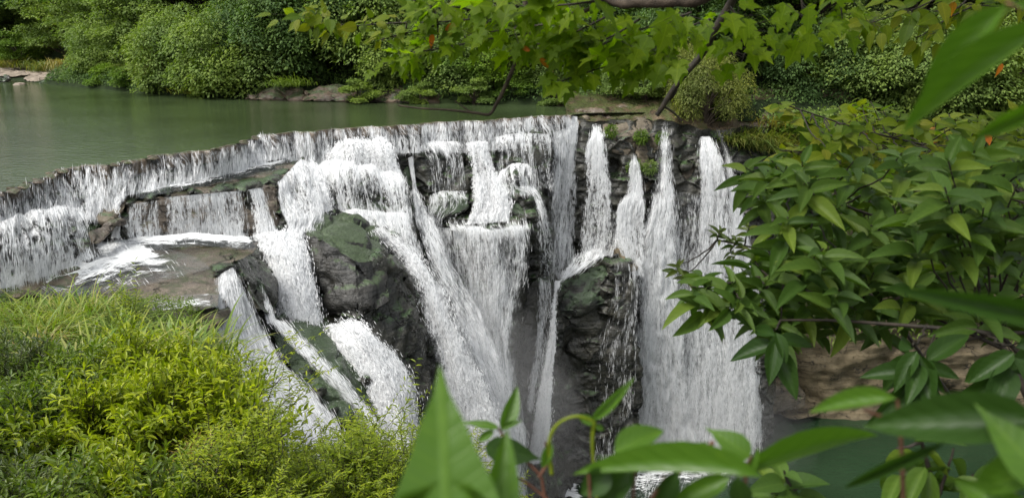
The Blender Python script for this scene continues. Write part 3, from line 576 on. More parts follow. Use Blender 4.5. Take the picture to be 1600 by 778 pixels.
# ------------------------------------------------------------------ upper river, banks, lower pool
BANK = [(-400, 112), (-200, 117), (0, 124), (60, 130), (135, 137), (200, 143), (300, 150), (420, 153), (540, 157), (640, 160), (760, 163), (880, 165), (960, 168), (1010, 172)]
bk = np.array([PZ(x, y, 0) for x, y in BANK]); bk = np.concatenate([bk, [[14, 50.5, 0], [24, 52.5, 0], [60, 55, 0], [110, 60, 0]]])
def ybank(x): return np.interp(x, bk[:, 0], bk[:, 1])
near = L[:, :2] + Nn[:, :2] * .12
a0 = near[0]
ne = np.concatenate([np.stack([np.linspace(-140, a0[0] - 1, 24), np.linspace(a0[1] - 16, a0[1] - .8, 24)], 1), near[::4], [[4.5, 48.9], [9, 49.6], [14, 50.0]]])
fx = np.concatenate([np.linspace(-150, -70, 24), np.linspace(-69, 14, len(ne) - 24)]); fy = ybank(fx) + 4
t = np.linspace(0, 1, 40)[:, None]
tag(mesh('river', np.stack([ne[:, 0] * (1 - t) + fx * t, ne[:, 1] * (1 - t) + fy * t, 0 * t * fx], -1).reshape(-1, 3), [grid_faces(len(ne), 40)], M['upper']), kind='structure')

gx = np.linspace(-140, 110, 260); gd = np.concatenate([[-.6, -.2, 0, .3, .7], np.linspace(1.2, 60, 60)])
Xg = np.repeat(gx[None], len(gd), 0); Dg = np.repeat(gd[:, None], len(gx), 1); Yg = ybank(Xg) + Dg
zz = np.where(Dg < 0, Dg * 1.0, .9 * (1 - np.exp(-Dg * 1.2)) + np.clip(Dg - 3, 0, 60) * .62)
flat = np.clip((15 - np.abs(Xg + 61)) / 4, 0, 1) * np.clip((22 - Dg) / 6, 0, 1); zz = zz * (1 - flat) + (np.where(Dg < 0, Dg * .3, Dg * .035)) * flat
n_ = fbm(np.stack([Xg * .3, Yg * .3, 0 * Xg], -1), 4); zz = zz + n_ * .5 * np.clip(Dg, .15, 1) * (1 - flat * .8)
tag(mesh('far_hillside', np.stack([Xg, Yg, zz], -1).reshape(-1, 3), [grid_faces(len(gx), len(gd))], M['hill']), kind='structure')

gxx, gyy = np.meshgrid(np.linspace(-40, 80, 60), np.linspace(14, 62, 40))
tag(mesh('lower_pool', np.stack([gxx, gyy, gxx * 0 - 22.0], -1).reshape(-1, 3), [grid_faces(60, 40)], M['lower']), kind='structure')
sh = np.where(xs > 886)[0]; ea = V[0][sh] + np.array([0, .02, 0]); tt = np.linspace(0, 1, 14)[:, None]
fa = np.stack([ea[:, 0] * 1.03, ybank(ea[:, 0]) + 1.6, ea[:, 0] * 0 + .9], 1)
S_ = ea[None] * (1 - tt[..., None]) + fa[None] * tt[..., None]; S_[..., 2] += np.sin(tt * pi) * (.35 * fbm(S_ * .9, 4) + .12)
tag(mesh('rock_shelf', S_.reshape(-1, 3), [grid_faces(len(sh), 14)], M['crest']), kind='structure')
# right gorge wall
u = np.linspace(12, 66, 240); v = np.linspace(0, 1, 110)
U_, V_ = np.meshgrid(u, v); Zr = -23 + 24.2 * V_
Yr = 52.6 + 1.2 * V_ - 1.3 * np.sin(V_ * pi) * .6 + (U_ - 20) * .04 + np.where(V_ < .18, (.18 - V_) * -4.5, 0)
pr = np.stack([U_, Yr, Zr], -1); cc, ee = cellular(pr * np.array([.22, .22, .3]))
Yr = Yr + fbm(pr * .16, 4) * 2.2 + cc * .8 + fbm(pr * np.array([.5, .5, 1.6]), 4, True) * .35
gw = mesh('gorge_wall', np.stack([U_, Yr, Zr], -1).reshape(-1, 3), [grid_faces(240, 110)], M['rock_tan']); tag(gw, kind='structure')
# slope under the bushes on this side of the gorge, and the path the photo is taken from
def slope_z(x, y):
    z = np.interp(y, [-6, 1.5, 4, 8, 12, 16, 20, 22.5, 26], [2.9, 2.85, .7, -.15, -1.2, -2.0, -2.75, -3.3, -9])
    xe = np.interp(y, [0, 2, 5, 9, 13, 16, 20, 24], [1.8, .6, -1.2, -3.1, -5.2, -6.8, -8.6, -10])
    over = np.clip(x - xe, 0, 20)
    return z - np.minimum(over * 2.4, 24) * np.clip((y - 1.2) / 1.2, 0, 1) + np.clip(-x - 8, 0, 20) * .04
sx, sy = np.meshgrid(np.linspace(-40, 30, 180), np.linspace(-6, 25, 110)); sz = slope_z(sx, sy) + .18 * fbm(np.stack([sx * .6, sy * .6, 0 * sx], -1), 3)
tag(mesh('near_slope', np.stack([sx, sy, sz], -1).reshape(-1, 3), [grid_faces(180, 110)], M['earth']), kind='structure')

# ------------------------------------------------------------------ rocks
rock('boulder', [(472, 350, 31.6), (500, 340, 32.6), (542, 348, 32.8), (586, 384, 31.8), (604, 408, 30.8), (556, 408, 29.4), (508, 376, 29.8), (474, 358, 30.6), (478, 400, 30), (492, 452, 29.2), (510, 492, 28.8), (560, 500, 28.2), (610, 470, 29.2)],
     'big boulder with a smooth green top and black wet face beside the churning chute', M['rock_topmoss'], back=2.4, seed=3, amp=.08, blocks=.09, cat='boulder')
rock('boulder', [(585, 400, 30.6), (618, 428, 30.8), (650, 480, 30.6), (664, 560, 30), (668, 640, 29.4), (640, 655, 28.6), (612, 612, 28), (590, 545, 28.2), (560, 500, 28.6), (560, 440, 29.4)],
     'tall dark cracked rock face between the white hump and the diagonal tongue of water', M['rock_wet'], back=3, seed=4, cat='rock face')
rock('rock_slab', [(424, 522, 25.5), (446, 516, 26), (500, 566, 24.6), (548, 620, 23.6), (556, 668, 23), (540, 672, 22.8), (490, 620, 23.2), (440, 560, 24.4)],
     'lower dark green algae slab just above the silvery sheet', M['rock_green'], back=1.8, seed=5, amp=.05, blocks=.03, cat='rock', group='green algae slabs')
rock('rock_slab', [(446, 510, 26.4), (478, 516, 27), (520, 534, 26.6), (560, 574, 25.8), (584, 622, 25.2), (580, 650, 24.8), (560, 632, 24.6), (510, 576, 25.2), (462, 530, 26)],
     'upper green algae slab touching the white hump of water', M['rock_green'], back=1.8, seed=6, amp=.05, blocks=.03, cat='rock', group='green algae slabs')
rock('rock_slab', [(368, 384, 29), (396, 382, 29.6), (400, 398, 29.4), (412, 450, 27.6), (420, 500, 25.6), (400, 486, 24.6), (382, 440, 25.6), (362, 412, 25.8)],
     'dark upright rock fin at the tip of the lower plateau with a ribbon of water on it', M['rock_wet'], back=1.6, seed=8, amp=.08, cat='rock')
rock('rock_ledge', [(188, 324, 27.3), (212, 314, 27.9), (300, 304, 29.7), (380, 298, 31.0), (430, 293, 31.9), (462, 262, 36.6), (456, 292, 34.4), (436, 345, 31.2), (430, 372, 30.4), (380, 370, 30.5), (300, 364, 29.3), (230, 366, 27.9), (192, 368, 27)],
     'long flat-topped rock ledge under the lip on the left with water spilling off its front', M['plateau'], back=3.4, dy=.3, seed=9, amp=.06, blocks=.06, cat='rock ledge')
rock('boulder', [(150, 322, 27.2), (165, 316, 27.4), (180, 324, 27), (180, 345, 26.4), (165, 352, 26.1), (152, 344, 26.4)],
     'small brown boulder washed by the curtain just left of the upper ledge', M['rock_brown'], back=1, seed=10, amp=.06, cat='boulder')
rock('boulder', [(134, 362, 25), (168, 352, 25.6), (172, 362, 25.4), (158, 380, 24.8), (140, 386, 24.6)],
     'low flat brown stone on wet black base at the left end of the foam', M['plateau'], back=1, seed=11, amp=.05, cat='stone')
rock('boulder', [(-20, 452, 21.6), (30, 440, 22.2), (100, 438, 22.6), (106, 448, 22.2), (96, 474, 21.2), (50, 470, 21), (-20, 478, 20.4)],
     'flat brown rock slab rising above the long grass at the left edge', M['rock_brown'], back=1.2, seed=12, amp=.06, cat='rock')
rock('rock_ledge', [(212, 486, 21.9), (270, 486, 22.2), (336, 472, 22.6), (342, 490, 22), (334, 512, 21.2), (290, 530, 20.6), (240, 520, 20.6)],
     'layered brown rock rim at the front corner of the lower plateau above the grass', M['rock_brown'], back=1.5, seed=13, amp=.06, cat='rock ledge')
for pts, sd, lb in [
    ([(520, 252, 40), (560, 236, 40.4), (606, 240, 40.6), (616, 268, 40), (560, 272, 39.4), (512, 272, 39.5)], 21, 'hidden dark rock core under the topmost white dome'),
    ([(500, 282, 38.4), (550, 274, 38.4), (626, 290, 39), (640, 335, 38.2), (560, 345, 37.2), (496, 336, 37.4)], 22, 'dark rock showing through the middle lacy dome'),
    ([(596, 342, 36.4), (625, 338, 36.8), (648, 370, 36.4), (650, 410, 35.8), (600, 400, 35.4)], 23, 'dark wedge of rock under the lowest lacy tier, left of the loose veil'),
    ([(0, 360, 22.6), (60, 346, 24.2), (120, 352, 25.6), (130, 385, 24.8), (60, 410, 22.8), (0, 425, 21.6)], 24, 'bumpy dark rock under the white cascade at the left edge'),
    ([(640, 242, 42.4), (664, 224, 43), (722, 224, 43.4), (732, 300, 42.2), (664, 304, 41.4), (648, 290, 41.6)], 25, 'square dark block veiled by a thin film of water at the picture centre'),
    ([(628, 268, 41.4), (638, 260, 41.6), (648, 300, 41), (648, 340, 40.2), (634, 330, 40.2)], 26, 'narrow dark rock left of the narrow jet'),
    ([(668, 312, 41.4), (690, 304, 41.6), (734, 302, 42), (736, 330, 41.2), (700, 332, 40.8), (694, 345, 40.6), (668, 340, 40.6)], 27, 'small mossy block under the square veiled block'),
    ([(690, 356, 40.6), (706, 350, 40.6), (708, 380, 40.3), (704, 400, 40.2), (690, 395, 40.2)], 28, 'small black rock under the left end of the green ledge'),
    ([(808, 212, 45.2), (860, 212, 45.8), (868, 250, 45.2), (850, 270, 44.4), (812, 258, 44.2)], 29, 'dark square rock with streaks under the right part of the lip'),
    ([(776, 302, 42.6), (810, 294, 42.8), (832, 306, 42.6), (842, 330, 42), (830, 345, 41.6), (780, 328, 41.8)], 30, 'hollow-sided dark boulder sitting on the green ledge')]:
    rock('boulder', pts, lb, M['rock_mossy'] if sd in (26, 27, 30) else M['rock_wet'], back=1.6, seed=sd, amp=.1, cat='rock')
rock('rock_ledge', [(704, 348, 41), (730, 332, 42.2), (800, 326, 42.8), (836, 334, 42.4), (832, 356, 41), (780, 364, 40.4), (720, 362, 40.3), (740, 400, 40.2), (820, 400, 40.8)],
     'flat green algae ledge at the picture centre with a white rim of threads', M['rock_green'], back=2, seed=31, amp=.06, blocks=.05, cat='rock ledge')
rock('rock_pillar', [(816, 434, 43.4), (834, 428, 43.6), (866, 444, 43), (866, 500, 42.6), (858, 570, 42), (840, 640, 41.2), (806, 640, 40.8), (800, 560, 41.4), (806, 480, 42.4)],
     'smooth dark slanted pillar left of the narrow rope of water', M['rock_wet'], back=2, seed=32, amp=.07, blocks=.04, cat='rock')
rock('boulder', [(872, 446, 43.8), (885, 438, 44.2), (946, 414, 45.2), (956, 430, 44.6), (954, 470, 44), (920, 478, 43.5), (890, 500, 43.4), (872, 490, 43.4)],
     'rounded green mossy shoulder of rock at the head of the rock buttress', M['rock_mossy'], back=2, seed=33, amp=.14, blocks=.14, cat='rock')
rock('boulder', [(952, 414, 44.2), (972, 406, 44.4), (988, 420, 44.2), (990, 470, 43.8), (984, 500, 43.6), (952, 500, 43.5)],
     'upright dark rounded block right of the green mossy shoulder', M['rock_wet'], back=2, seed=34, amp=.1, cat='rock')
rock('rock_pillar', [(874, 490, 44), (920, 478, 44), (986, 490, 44), (1000, 560, 44), (1000, 660, 43.8), (996, 770, 43.4), (866, 770, 43), (868, 640, 43.3), (872, 560, 43.6)],
     'tall dark mossy rock wall below the green shoulder, reaching the lower pool', M['rock_wet'], back=2.5, seed=35, amp=.16, cat='rock face')
rock('boulder', [(946, 384, 46), (978, 376, 46.2), (1000, 390, 46), (1002, 420, 45.4), (984, 422, 44.9), (968, 402, 45)],
     'pale tan rock patch above the upright dark block', M['rock_tan'], back=1.5, seed=36, amp=.08, cat='rock')
rock('boulder', [(896, 188, 48.4), (918, 184, 48.6), (922, 210, 48), (908, 240, 47.6), (902, 300, 47.3), (890, 300, 47.6), (892, 240, 48)],
     'brown rock post at the right end of the lip', M['rock_brown'], back=2, seed=40, amp=.1, cat='rock')
rock('boulder', [(940, 196, 48.2), (990, 186, 48.6), (1000, 205, 48), (996, 238, 47.7), (984, 246, 47.6), (956, 240, 47.4), (946, 220, 47.6)],
     'square dark block with a leafy cap between the first two spouts', M['rock_brown'], back=2, seed=41, amp=.1, cat='rock')
rock('boulder', [(995, 184, 48.8), (1034, 186, 48.9), (1034, 210, 48.2), (1020, 250, 47.7), (1012, 300, 47.2), (1000, 290, 47.2), (996, 240, 47.6), (990, 220, 47.9)],
     'brown jutting rock with ferns left of the tallest fall', M['rock_brown'], back=2, seed=42, amp=.12, cat='rock')
rock('boulder', [(900, 176, 49.6), (960, 168, 51), (1030, 170, 51), (1036, 184, 49.6), (990, 188, 48.9), (900, 184, 49.2)],
     'low flat brown shelf of rock along the river behind the spouts', M['crest'], back=1.5, seed=43, amp=.2, cat='rock')
rock('boulder', [(1050, 222, 48.2), (1060, 205, 48.8), (1092, 212, 48.8), (1098, 250, 48), (1070, 264, 47.4), (1052, 250, 47.4)],
     'dark layered rocks right of the tallest fall near its top', M['rock_wet'], back=2, seed=44, amp=.16, cat='rock')
rock('boulder', [(1054, 262, 48), (1092, 262, 48.2), (1094, 286, 47.6), (1074, 312, 47.2), (1060, 300, 47.2)],
     'brown triangular overhang of rock between the tallest fall and the shadowy veil', M['rock_brown'], back=2, seed=45, amp=.08, cat='rock')
rock('boulder', [(1100, 200, 50), (1122, 206, 49.6), (1132, 240, 48.9), (1128, 260, 48.5), (1112, 240, 48.6), (1098, 216, 49)],
     'small black rock parting the two rightmost spouts', M['rock_wet'], back=1.6, seed=46, amp=.1, cat='rock')
rock('boulder', [(1150, 190, 51.5), (1230, 196, 52), (1250, 250, 51.5), (1230, 320, 51), (1160, 300, 50), (1136, 230, 50.2)],
     'shaded rock bank with hanging grass right of the spouts', M['earth'], back=3, seed=47, amp=.2, cat='rock')
rock('boulder', [(1192, 604, 50.2), (1236, 596, 50.8), (1262, 622, 51), (1256, 640, 50.8), (1215, 648, 50), (1190, 646, 49.8)],
     'dark rounded rock at the waterline right of the fall', M['rock_brown'], back=2.5, seed=48, amp=.08, cat='rock')
rock('boulder', [(1222, 650, 50.9), (1244, 641, 52.2), (1284, 640, 52.6), (1282, 648, 51.2), (1246, 656, 50.4)],
     'pale flat rock at the waterline catching light', M['rock_tan'], back=1.2, seed=49, amp=.05, cat='rock', blocks=.04)
for k, (a, b, c_, d_, lb) in enumerate([(20, 112, 110, 86, 'pale flat slab of shore rock at the far left bend'), (95, 104, 70, 78, 'sloping grey-brown shore slab under the tan reeds')]):
    pass
rock('shore_rock', [(35, 124, 86), (60, 112, 96), (90, 104, 104), (118, 104, 102), (134, 128, 84), (130, 134, 82), (60, 132, 83)],
     'sloping pale shore slab under the tan reeds', M['shore'], back=6, seed=50, amp=.2, res=.5, cat='shore rock', blocks=.1)
rock('shore_rock', [(-60, 118, 95), (0, 104, 108), (40, 106, 106), (44, 118, 92), (0, 122, 89)],
     'flat pale shore slab at the left edge of the picture', M['shore'], back=6, seed=51, amp=.2, res=.5, cat='shore rock', blocks=.1)
rock('shore_rock', [(56, 134, 81), (62, 126, 82), (76, 125, 83), (82, 134, 81)], 'dark mossy stone in the shallows below the pale slab', M['rock_mossy'], back=1.5, seed=52, amp=.1, res=.3, cat='stone')
rock('shore_rock', [(20, 137, 78.6), (24, 132, 79), (30, 133, 79), (30, 137, 78.6)], 'tiny pale stone alone in the shallows', M['shore'], back=.8, seed=53, amp=.06, res=.2, cat='stone')
rock('shore_rock', [(-10, 128, 84), (-4, 118, 85), (8, 120, 85), (10, 128, 84)], 'dark stone cut by the left edge of the picture', M['rock_wet'], back=1, seed=54, amp=.06, res=.2, cat='stone')
for pts, lb, sd in [([(470, 158, 58), (476, 141, 59), (560, 138, 59.4), (566, 159, 57.6)], 'reddish brown undercut bank rock left of the small waterside shrub', 61),
                    ([(566, 159, 57.4), (572, 146, 58.6), (680, 143, 58.4), (690, 162, 56.6)], 'brown bank rock behind the small waterside shrub', 62),
                    ([(840, 167, 54.8), (860, 160, 56), (930, 157, 56.5), (1000, 158, 55.5), (1010, 170, 53)], 'dark brown ledge at the waterline behind the lip end', 63),
                    ([(380, 155, 59.4), (390, 146, 61), (470, 142, 60.5), (474, 158, 58.4)], 'shaded bank rock under the dense drooping tree', 64)]:
    rock('bank_rock', pts, lb, M['bank'], back=2, seed=sd, amp=.3, res=.25, cat='bank rock')

# ------------------------------------------------------------------ foam on the flat rock and at the foot of the falls
def foam(label, rows, dens, **k):
    b = fall(label, rows, dens, mat='foam', edge=k.pop('edge', .5), bulge=.05, ctrl=None, name='foam', cat='foam', **k); return b
foam('white foam spreading along the back of the long upper ledge', [[(205, 302, 28.4), (300, 283, 31.1), (400, 258, 35.2), (462, 248, 38)], [(212, 306, 28.1), (300, 289, 30.5), (400, 266, 34.3), (455, 254, 37.2)], [(222, 311, 27.8), (300, 296, 29.9), (400, 277, 33.1), (440, 266, 35.3)]], [.9, .5, .1], edge=.9, spray=200)
foam('band of foam on the lower plateau below the upper ledge', [zrow(-2.4, (120, 388), (190, 374), (300, 366), (402, 372)), zrow(-2.42, (120, 398), (200, 382), (300, 374), (404, 380)), zrow(-2.48, (140, 410), (220, 394), (310, 386), (396, 392))], [1., .7, .25], spray=250)
foam('streaky foam swirling across the left of the lower plateau', [zrow(-2.42, (-40, 436), (60, 416), (150, 390), (240, 376)), zrow(-2.48, (-30, 456), (70, 434), (170, 408), (270, 390)), zrow(-2.58, (20, 462), (110, 448), (200, 428), (310, 404)), zrow(-2.72, (60, 476), (150, 462), (240, 446), (330, 420))], [1.1, .84, .52, .3], edge=.9, spray=500)
foam('small foam trickle running to the front corner of the lower plateau', [zrow(-2.8, (220, 470), (300, 462), (346, 460)), zrow(-2.86, (240, 486), (300, 480), (346, 482))], [.5, .6], edge=.3)
foam('boiling foam in the lower pool at the foot of the right-hand columns', [zrow(-21.75, (940, 735), (1000, 712), (1100, 706), (1200, 690)), zrow(-21.75, (930, 765), (1000, 752), (1100, 738), (1196, 706)), zrow(-21.85, (900, 790), (1000, 788), (1110, 772), (1190, 730))], [.95, .6, .3], edge=1.6, spray=2500)
foam('pale foam in the lower pool at the foot of the centre veil', [zrow(-21.75, (760, 740), (840, 745), (920, 760)), zrow(-21.75, (770, 775), (840, 775), (930, 780)), zrow(-21.8, (790, 800), (860, 800), (940, 800))], [.9, .7, .5], edge=1., spray=500)
# plateau surface: shallow water on brown rock
pl = [zrow(-2.55, (-60, 440), (60, 418), (150, 394), (200, 378), (300, 370), (404, 378)), zrow(-2.72, (-60, 470), (60, 446), (150, 430), (230, 415), (320, 400), (392, 398)), zrow(-2.9, (-60, 492), (60, 470), (150, 455), (230, 450), (310, 436), (350, 422)), zrow(-3.05, (-60, 530), (60, 510), (150, 500), (230, 492), (300, 486), (340, 478))]
A = lerp_rows(pl, 180); Vp = catmull(A, 110); Vp = P(Vp[..., 0], Vp[..., 1], Vp[..., 2]); Vp[..., 2] += fbm(Vp * np.array([.8, .8, .8]), 4) * .12 + fbm(Vp * np.array([.3, 1.5, 1]), 3, True) * .05
tag(mesh('rock_plateau', Vp.reshape(-1, 3), [grid_faces(180, 110)], M['plateau']), kind='structure')

# ------------------------------------------------------------------ leaves and stems
def unit(a): return a / (np.linalg.norm(a, axis=-1, keepdims=True) + 1e-9)
T_DIAMOND = (np.array([[0, 0, 0], [.42, .5, .06], [1, 0, -.05], [.42, -.5, .06]]), [np.array([[0, 1, 2, 3]])])
T_FOLD = (np.array([[0, 0, 0], [.3, .42, .1], [.68, .34, .07], [1, 0, -.12], [.68, -.34, .07], [.3, -.42, .1], [.5, 0, 0]]), [np.array([[0, 6, 2, 1], [0, 5, 4, 6], [6, 3, 2, 2], [6, 4, 3, 3]])])
T_FOLD = (T_FOLD[0], [np.array([[0, 6, 1], [1, 6, 2], [6, 3, 2], [0, 5, 6], [5, 4, 6], [6, 4, 3]])])
def lance(n=9, wf=None, droop=.25, fold=.18, wave=.0):
    t = np.linspace(0, 1, n); w = (wf or (lambda t: .5 * np.sin(pi * t ** .8) ** .8 * (1 - .25 * t)))(t); w[-1] = 0; w[0] = .02
    v = []
    for k in (-1, -.5, 0, .5, 1):
        v.append(np.stack([t, k * w, fold * abs(k) * w * 2 - droop * t ** 2 + wave * np.sin(t * 19 + k) * abs(k) * w], 1))
    V_ = np.stack(v).reshape(-1, 3); uv = np.stack([V_[:, 1] * 2, V_[:, 0]], 1)
    return V_, [grid_faces(n, 5)], uv
T_LANCE = lance(droop=.17); T_LANCE_S = lance(6, droop=.3)
def polyleaf(out, droop=.2):            # lobed leaf from a half outline
    o = np.array(out + [(x, -y) for x, y in out[::-1] if abs(y) > 1e-6]); n = len(o)
    c = np.array([.42, 0]); rings = [c[None]] + [c + (o - c) * k for k in (.5, 1.)]
    V_ = np.concatenate(rings); z = -droop * V_[:, 0] ** 2 + .12 * np.abs(V_[:, 1])
    i = np.arange(n); j = (i + 1) % n
    tri = np.stack([0 * i, 1 + i, 1 + j], 1); quad = np.stack([1 + i, 1 + n + i, 1 + n + j, 1 + j], 1)
    return np.column_stack([V_, z]), [tri, quad], np.stack([V_[:, 1] * 2, V_[:, 0]], 1)
T_LOBED = polyleaf([(0, 0), (-.05, .14), (.04, .3), (.2, .52), (.26, .36), (.34, .3), (.52, .42), (.66, .5), (.62, .3), (.66, .2), (.82, .12), (1.05, 0)])
T_OVATE = polyleaf([(0, 0), (.03, .16), (.15, .3), (.35, .36), (.55, .3), (.75, .18), (.9, .07), (1.08, 0)])
def leaves(name, base, axis, nrm, L_, Wd, tpl, mat, parent=None, rs=None, matlist=None):
    """one leaf of template tpl at each base point"""
    base = np.asarray(base, float); n = len(base); axis = unit(np.asarray(axis, float)); nrm = np.asarray(nrm, float)
    side = unit(np.cross(nrm, axis)); nn = np.cross(axis, side)
    L_ = np.broadcast_to(L_, n)[:, None, None]; Wd = np.broadcast_to(Wd, n)[:, None, None]
    t = tpl[0]; v = base[:, None] + axis[:, None] * t[None, :, :1] * L_ + side[:, None] * t[None, :, 1:2] * Wd + nn[:, None] * t[None, :, 2:3] * L_
    k = len(t); f = [(np.arange(n)[:, None, None] * k + q[None]).reshape(-1, q.shape[1]) for q in tpl[1]]
    uv = np.tile(tpl[2], (n, 1)) if len(tpl) > 2 else None
    return mesh(name, v.reshape(-1, 3), f, mat, parent, uv)
def tubes(name, curves, mat, parent=None, k=6):
    """curves: list of (points (n,3), radii (n,))"""
    vs, fs, o = [], [], 0
    for p, r in curves:
        p = np.asarray(p, float); n = len(p); r = np.broadcast_to(r, n)
        d = unit(np.gradient(p, axis=0)); a = unit(np.cross(d, [.13, .31, .94])); b = np.cross(d, a)
        an = np.arange(k) * 2 * pi / k
        vs.append((p[:, None] + (a[:, None] * np.cos(an)[None, :, None] + b[:, None] * np.sin(an)[None, :, None]) * r[:, None, None]).reshape(-1, 3))
        i = np.arange(n - 1)[:, None] * k + np.arange(k)[None]; j = np.arange(n - 1)[:, None] * k + (np.arange(k)[None] + 1) % k
        fs.append(np.stack([i, j, j + k, i + k], -1).reshape(-1, 4) + o); o += n * k
    return mesh(name, np.concatenate(vs), [np.concatenate(fs)], mat, parent)
def curve(a, b, sag=0, n=8, wob=.0, rs=None, mid=None):
    a = np.asarray(a, float); b = np.asarray(b, float); t = np.linspace(0, 1, n)[:, None]
    c = (a + b) / 2 + np.array([0, 0, sag]) if mid is None else np.asarray(mid, float)
    p = (1 - t) ** 2 * a + 2 * t * (1 - t) * c + t ** 2 * b
    if wob: p[1:-1] += (rs or np.random).normal(0, wob, (n - 2, 3))
    return p

# ------------------------------------------------------------------ far trees: puffs of leaves on limbs
def make_crown(rs, rad, hgt, npuff, nleaf, lsz, droop=.2, asp=.55, mat='far_mid', gap=.0, drape=0.):
    """crown centred over the origin; returns leaf arrays + limb curves"""
    B, A_, N_ = [], [], []; limbs = []
    for i in range(npuff):
        u = rs.rand(); th = rs.rand() * 2 * pi; zz = 1 - 1.75 * u; rr = math.sqrt(max(0, 1 - zz * zz)); k = rs.uniform(.62, 1.0)
        c = np.array([cos(th) * rr * rad * k, sin(th) * rr * rad * k, hgt * .55 + zz * hgt * .45 * k])
        pr = rs.uniform(.18, .36) * rad
        n = int(nleaf / npuff * (pr / rad / .27) ** 2)
        d = unit(rs.normal(size=(n, 3))); d[:, 2] = np.abs(d[:, 2]) * 1.15 - .35; d = unit(d)
        q = c + d * pr * np.array([1.15, 1.15, .55 + drape]) * rs.uniform(.72, 1.05, (n, 1)) * (1 + .35 * noise(d * 2.3 + i * 3.1)[:, None])
        if drape: q[:, 2] -= drape * (np.hypot(q[:, 0] - c[0], q[:, 1] - c[1]) / pr) ** 2 * pr * .8
        B.append(q); out = d * np.array([1, 1, .2]) + rs.normal(0, .45, (n, 3)); out[:, 2] -= droop + drape
        A_.append(out); N_.append(np.array([0, 0, 1.]) + d * .7 + rs.normal(0, .35, (n, 3)))
        limbs.append((curve([0, 0, hgt * rs.uniform(.1, .35)], c - [0, 0, pr * .2], n=6, mid=[c[0] * .35, c[1] * .35, c[2] * .75]), np.linspace(.09, .02, 6) * rad / 4))
    return np.concatenate(B), np.concatenate(A_), np.concatenate(N_), limbs
PROTO = {}
def tree_proto(key, seed, rad, hgt, npuff, nleaf, lsz, mat, drape=0., asp=.55):
    rs = np.random.RandomState(seed); B, A_, N_, limbs = make_crown(rs, rad, hgt, npuff, nleaf, lsz, mat=mat, drape=drape)
    sz = rs.uniform(.7, 1.25, len(B)) * lsz
    cr = leaves('crown', B, A_, N_, sz, sz * asp, T_DIAMOND, M[mat])
    tk = curve([0, 0, -1.5], [rs.uniform(-.3, .3), 0, hgt * .75], n=9, wob=.06, rs=rs)
    tr = tubes('trunk', [(tk, np.linspace(.16, .06, 9) * rad / 3.5)] + limbs, M['bark'], k=6)
    for o in (cr, tr): COL.objects.unlink(o)
    PROTO[key] = (cr.data, tr.data)
def put_tree(key, loc, rz, sc, label, cat='tree', name='tree', group=None, szz=1.):
    r = empty(name, loc, rz, label=label, cat=cat, group=group)
    for nm, me in zip(('crown', 'trunk'), PROTO[key]):
        o = bpy.data.objects.new(nm, me); COL.objects.link(o); o.parent = r; o.scale = (sc, sc, sc * szz)
    return r
tree_proto('dense_a', 11, 4.2, 8.5, 60, 23000, .27, 'far_dark')
tree_proto('dense_b', 12, 4.0, 8.0, 54, 22000, .27, 'far_mid')
tree_proto('dense_c', 13, 4.4, 7.5, 64, 24000, .26, 'far_mid', drape=.35)
tree_proto('dense_d', 14, 4.0, 8.5, 54, 20000, .26, 'far_dark', drape=.5)
tree_proto('light_a', 15, 2.6, 4.6, 40, 12000, .2, 'far_light')
tree_proto('olive_a', 16, 2.2, 5.2, 44, 15000, .17, 'far_olive', drape=.6, asp=.3)
tree_proto('shrub_mid', 17, 1.5, 2.6, 24, 6000, .17, 'far_mid')
tree_proto('shrub_light', 18, 1.8, 2.4, 28, 7500, .18, 'far_light')
tree_proto('big_mid', 19, 5.5, 10, 70, 24000, .34, 'far_mid')
tree_proto('big_dark', 20, 5.5, 10, 70, 24000, .34, 'far_dark')

def tz(px, py, Y): return P(px, py, Y)
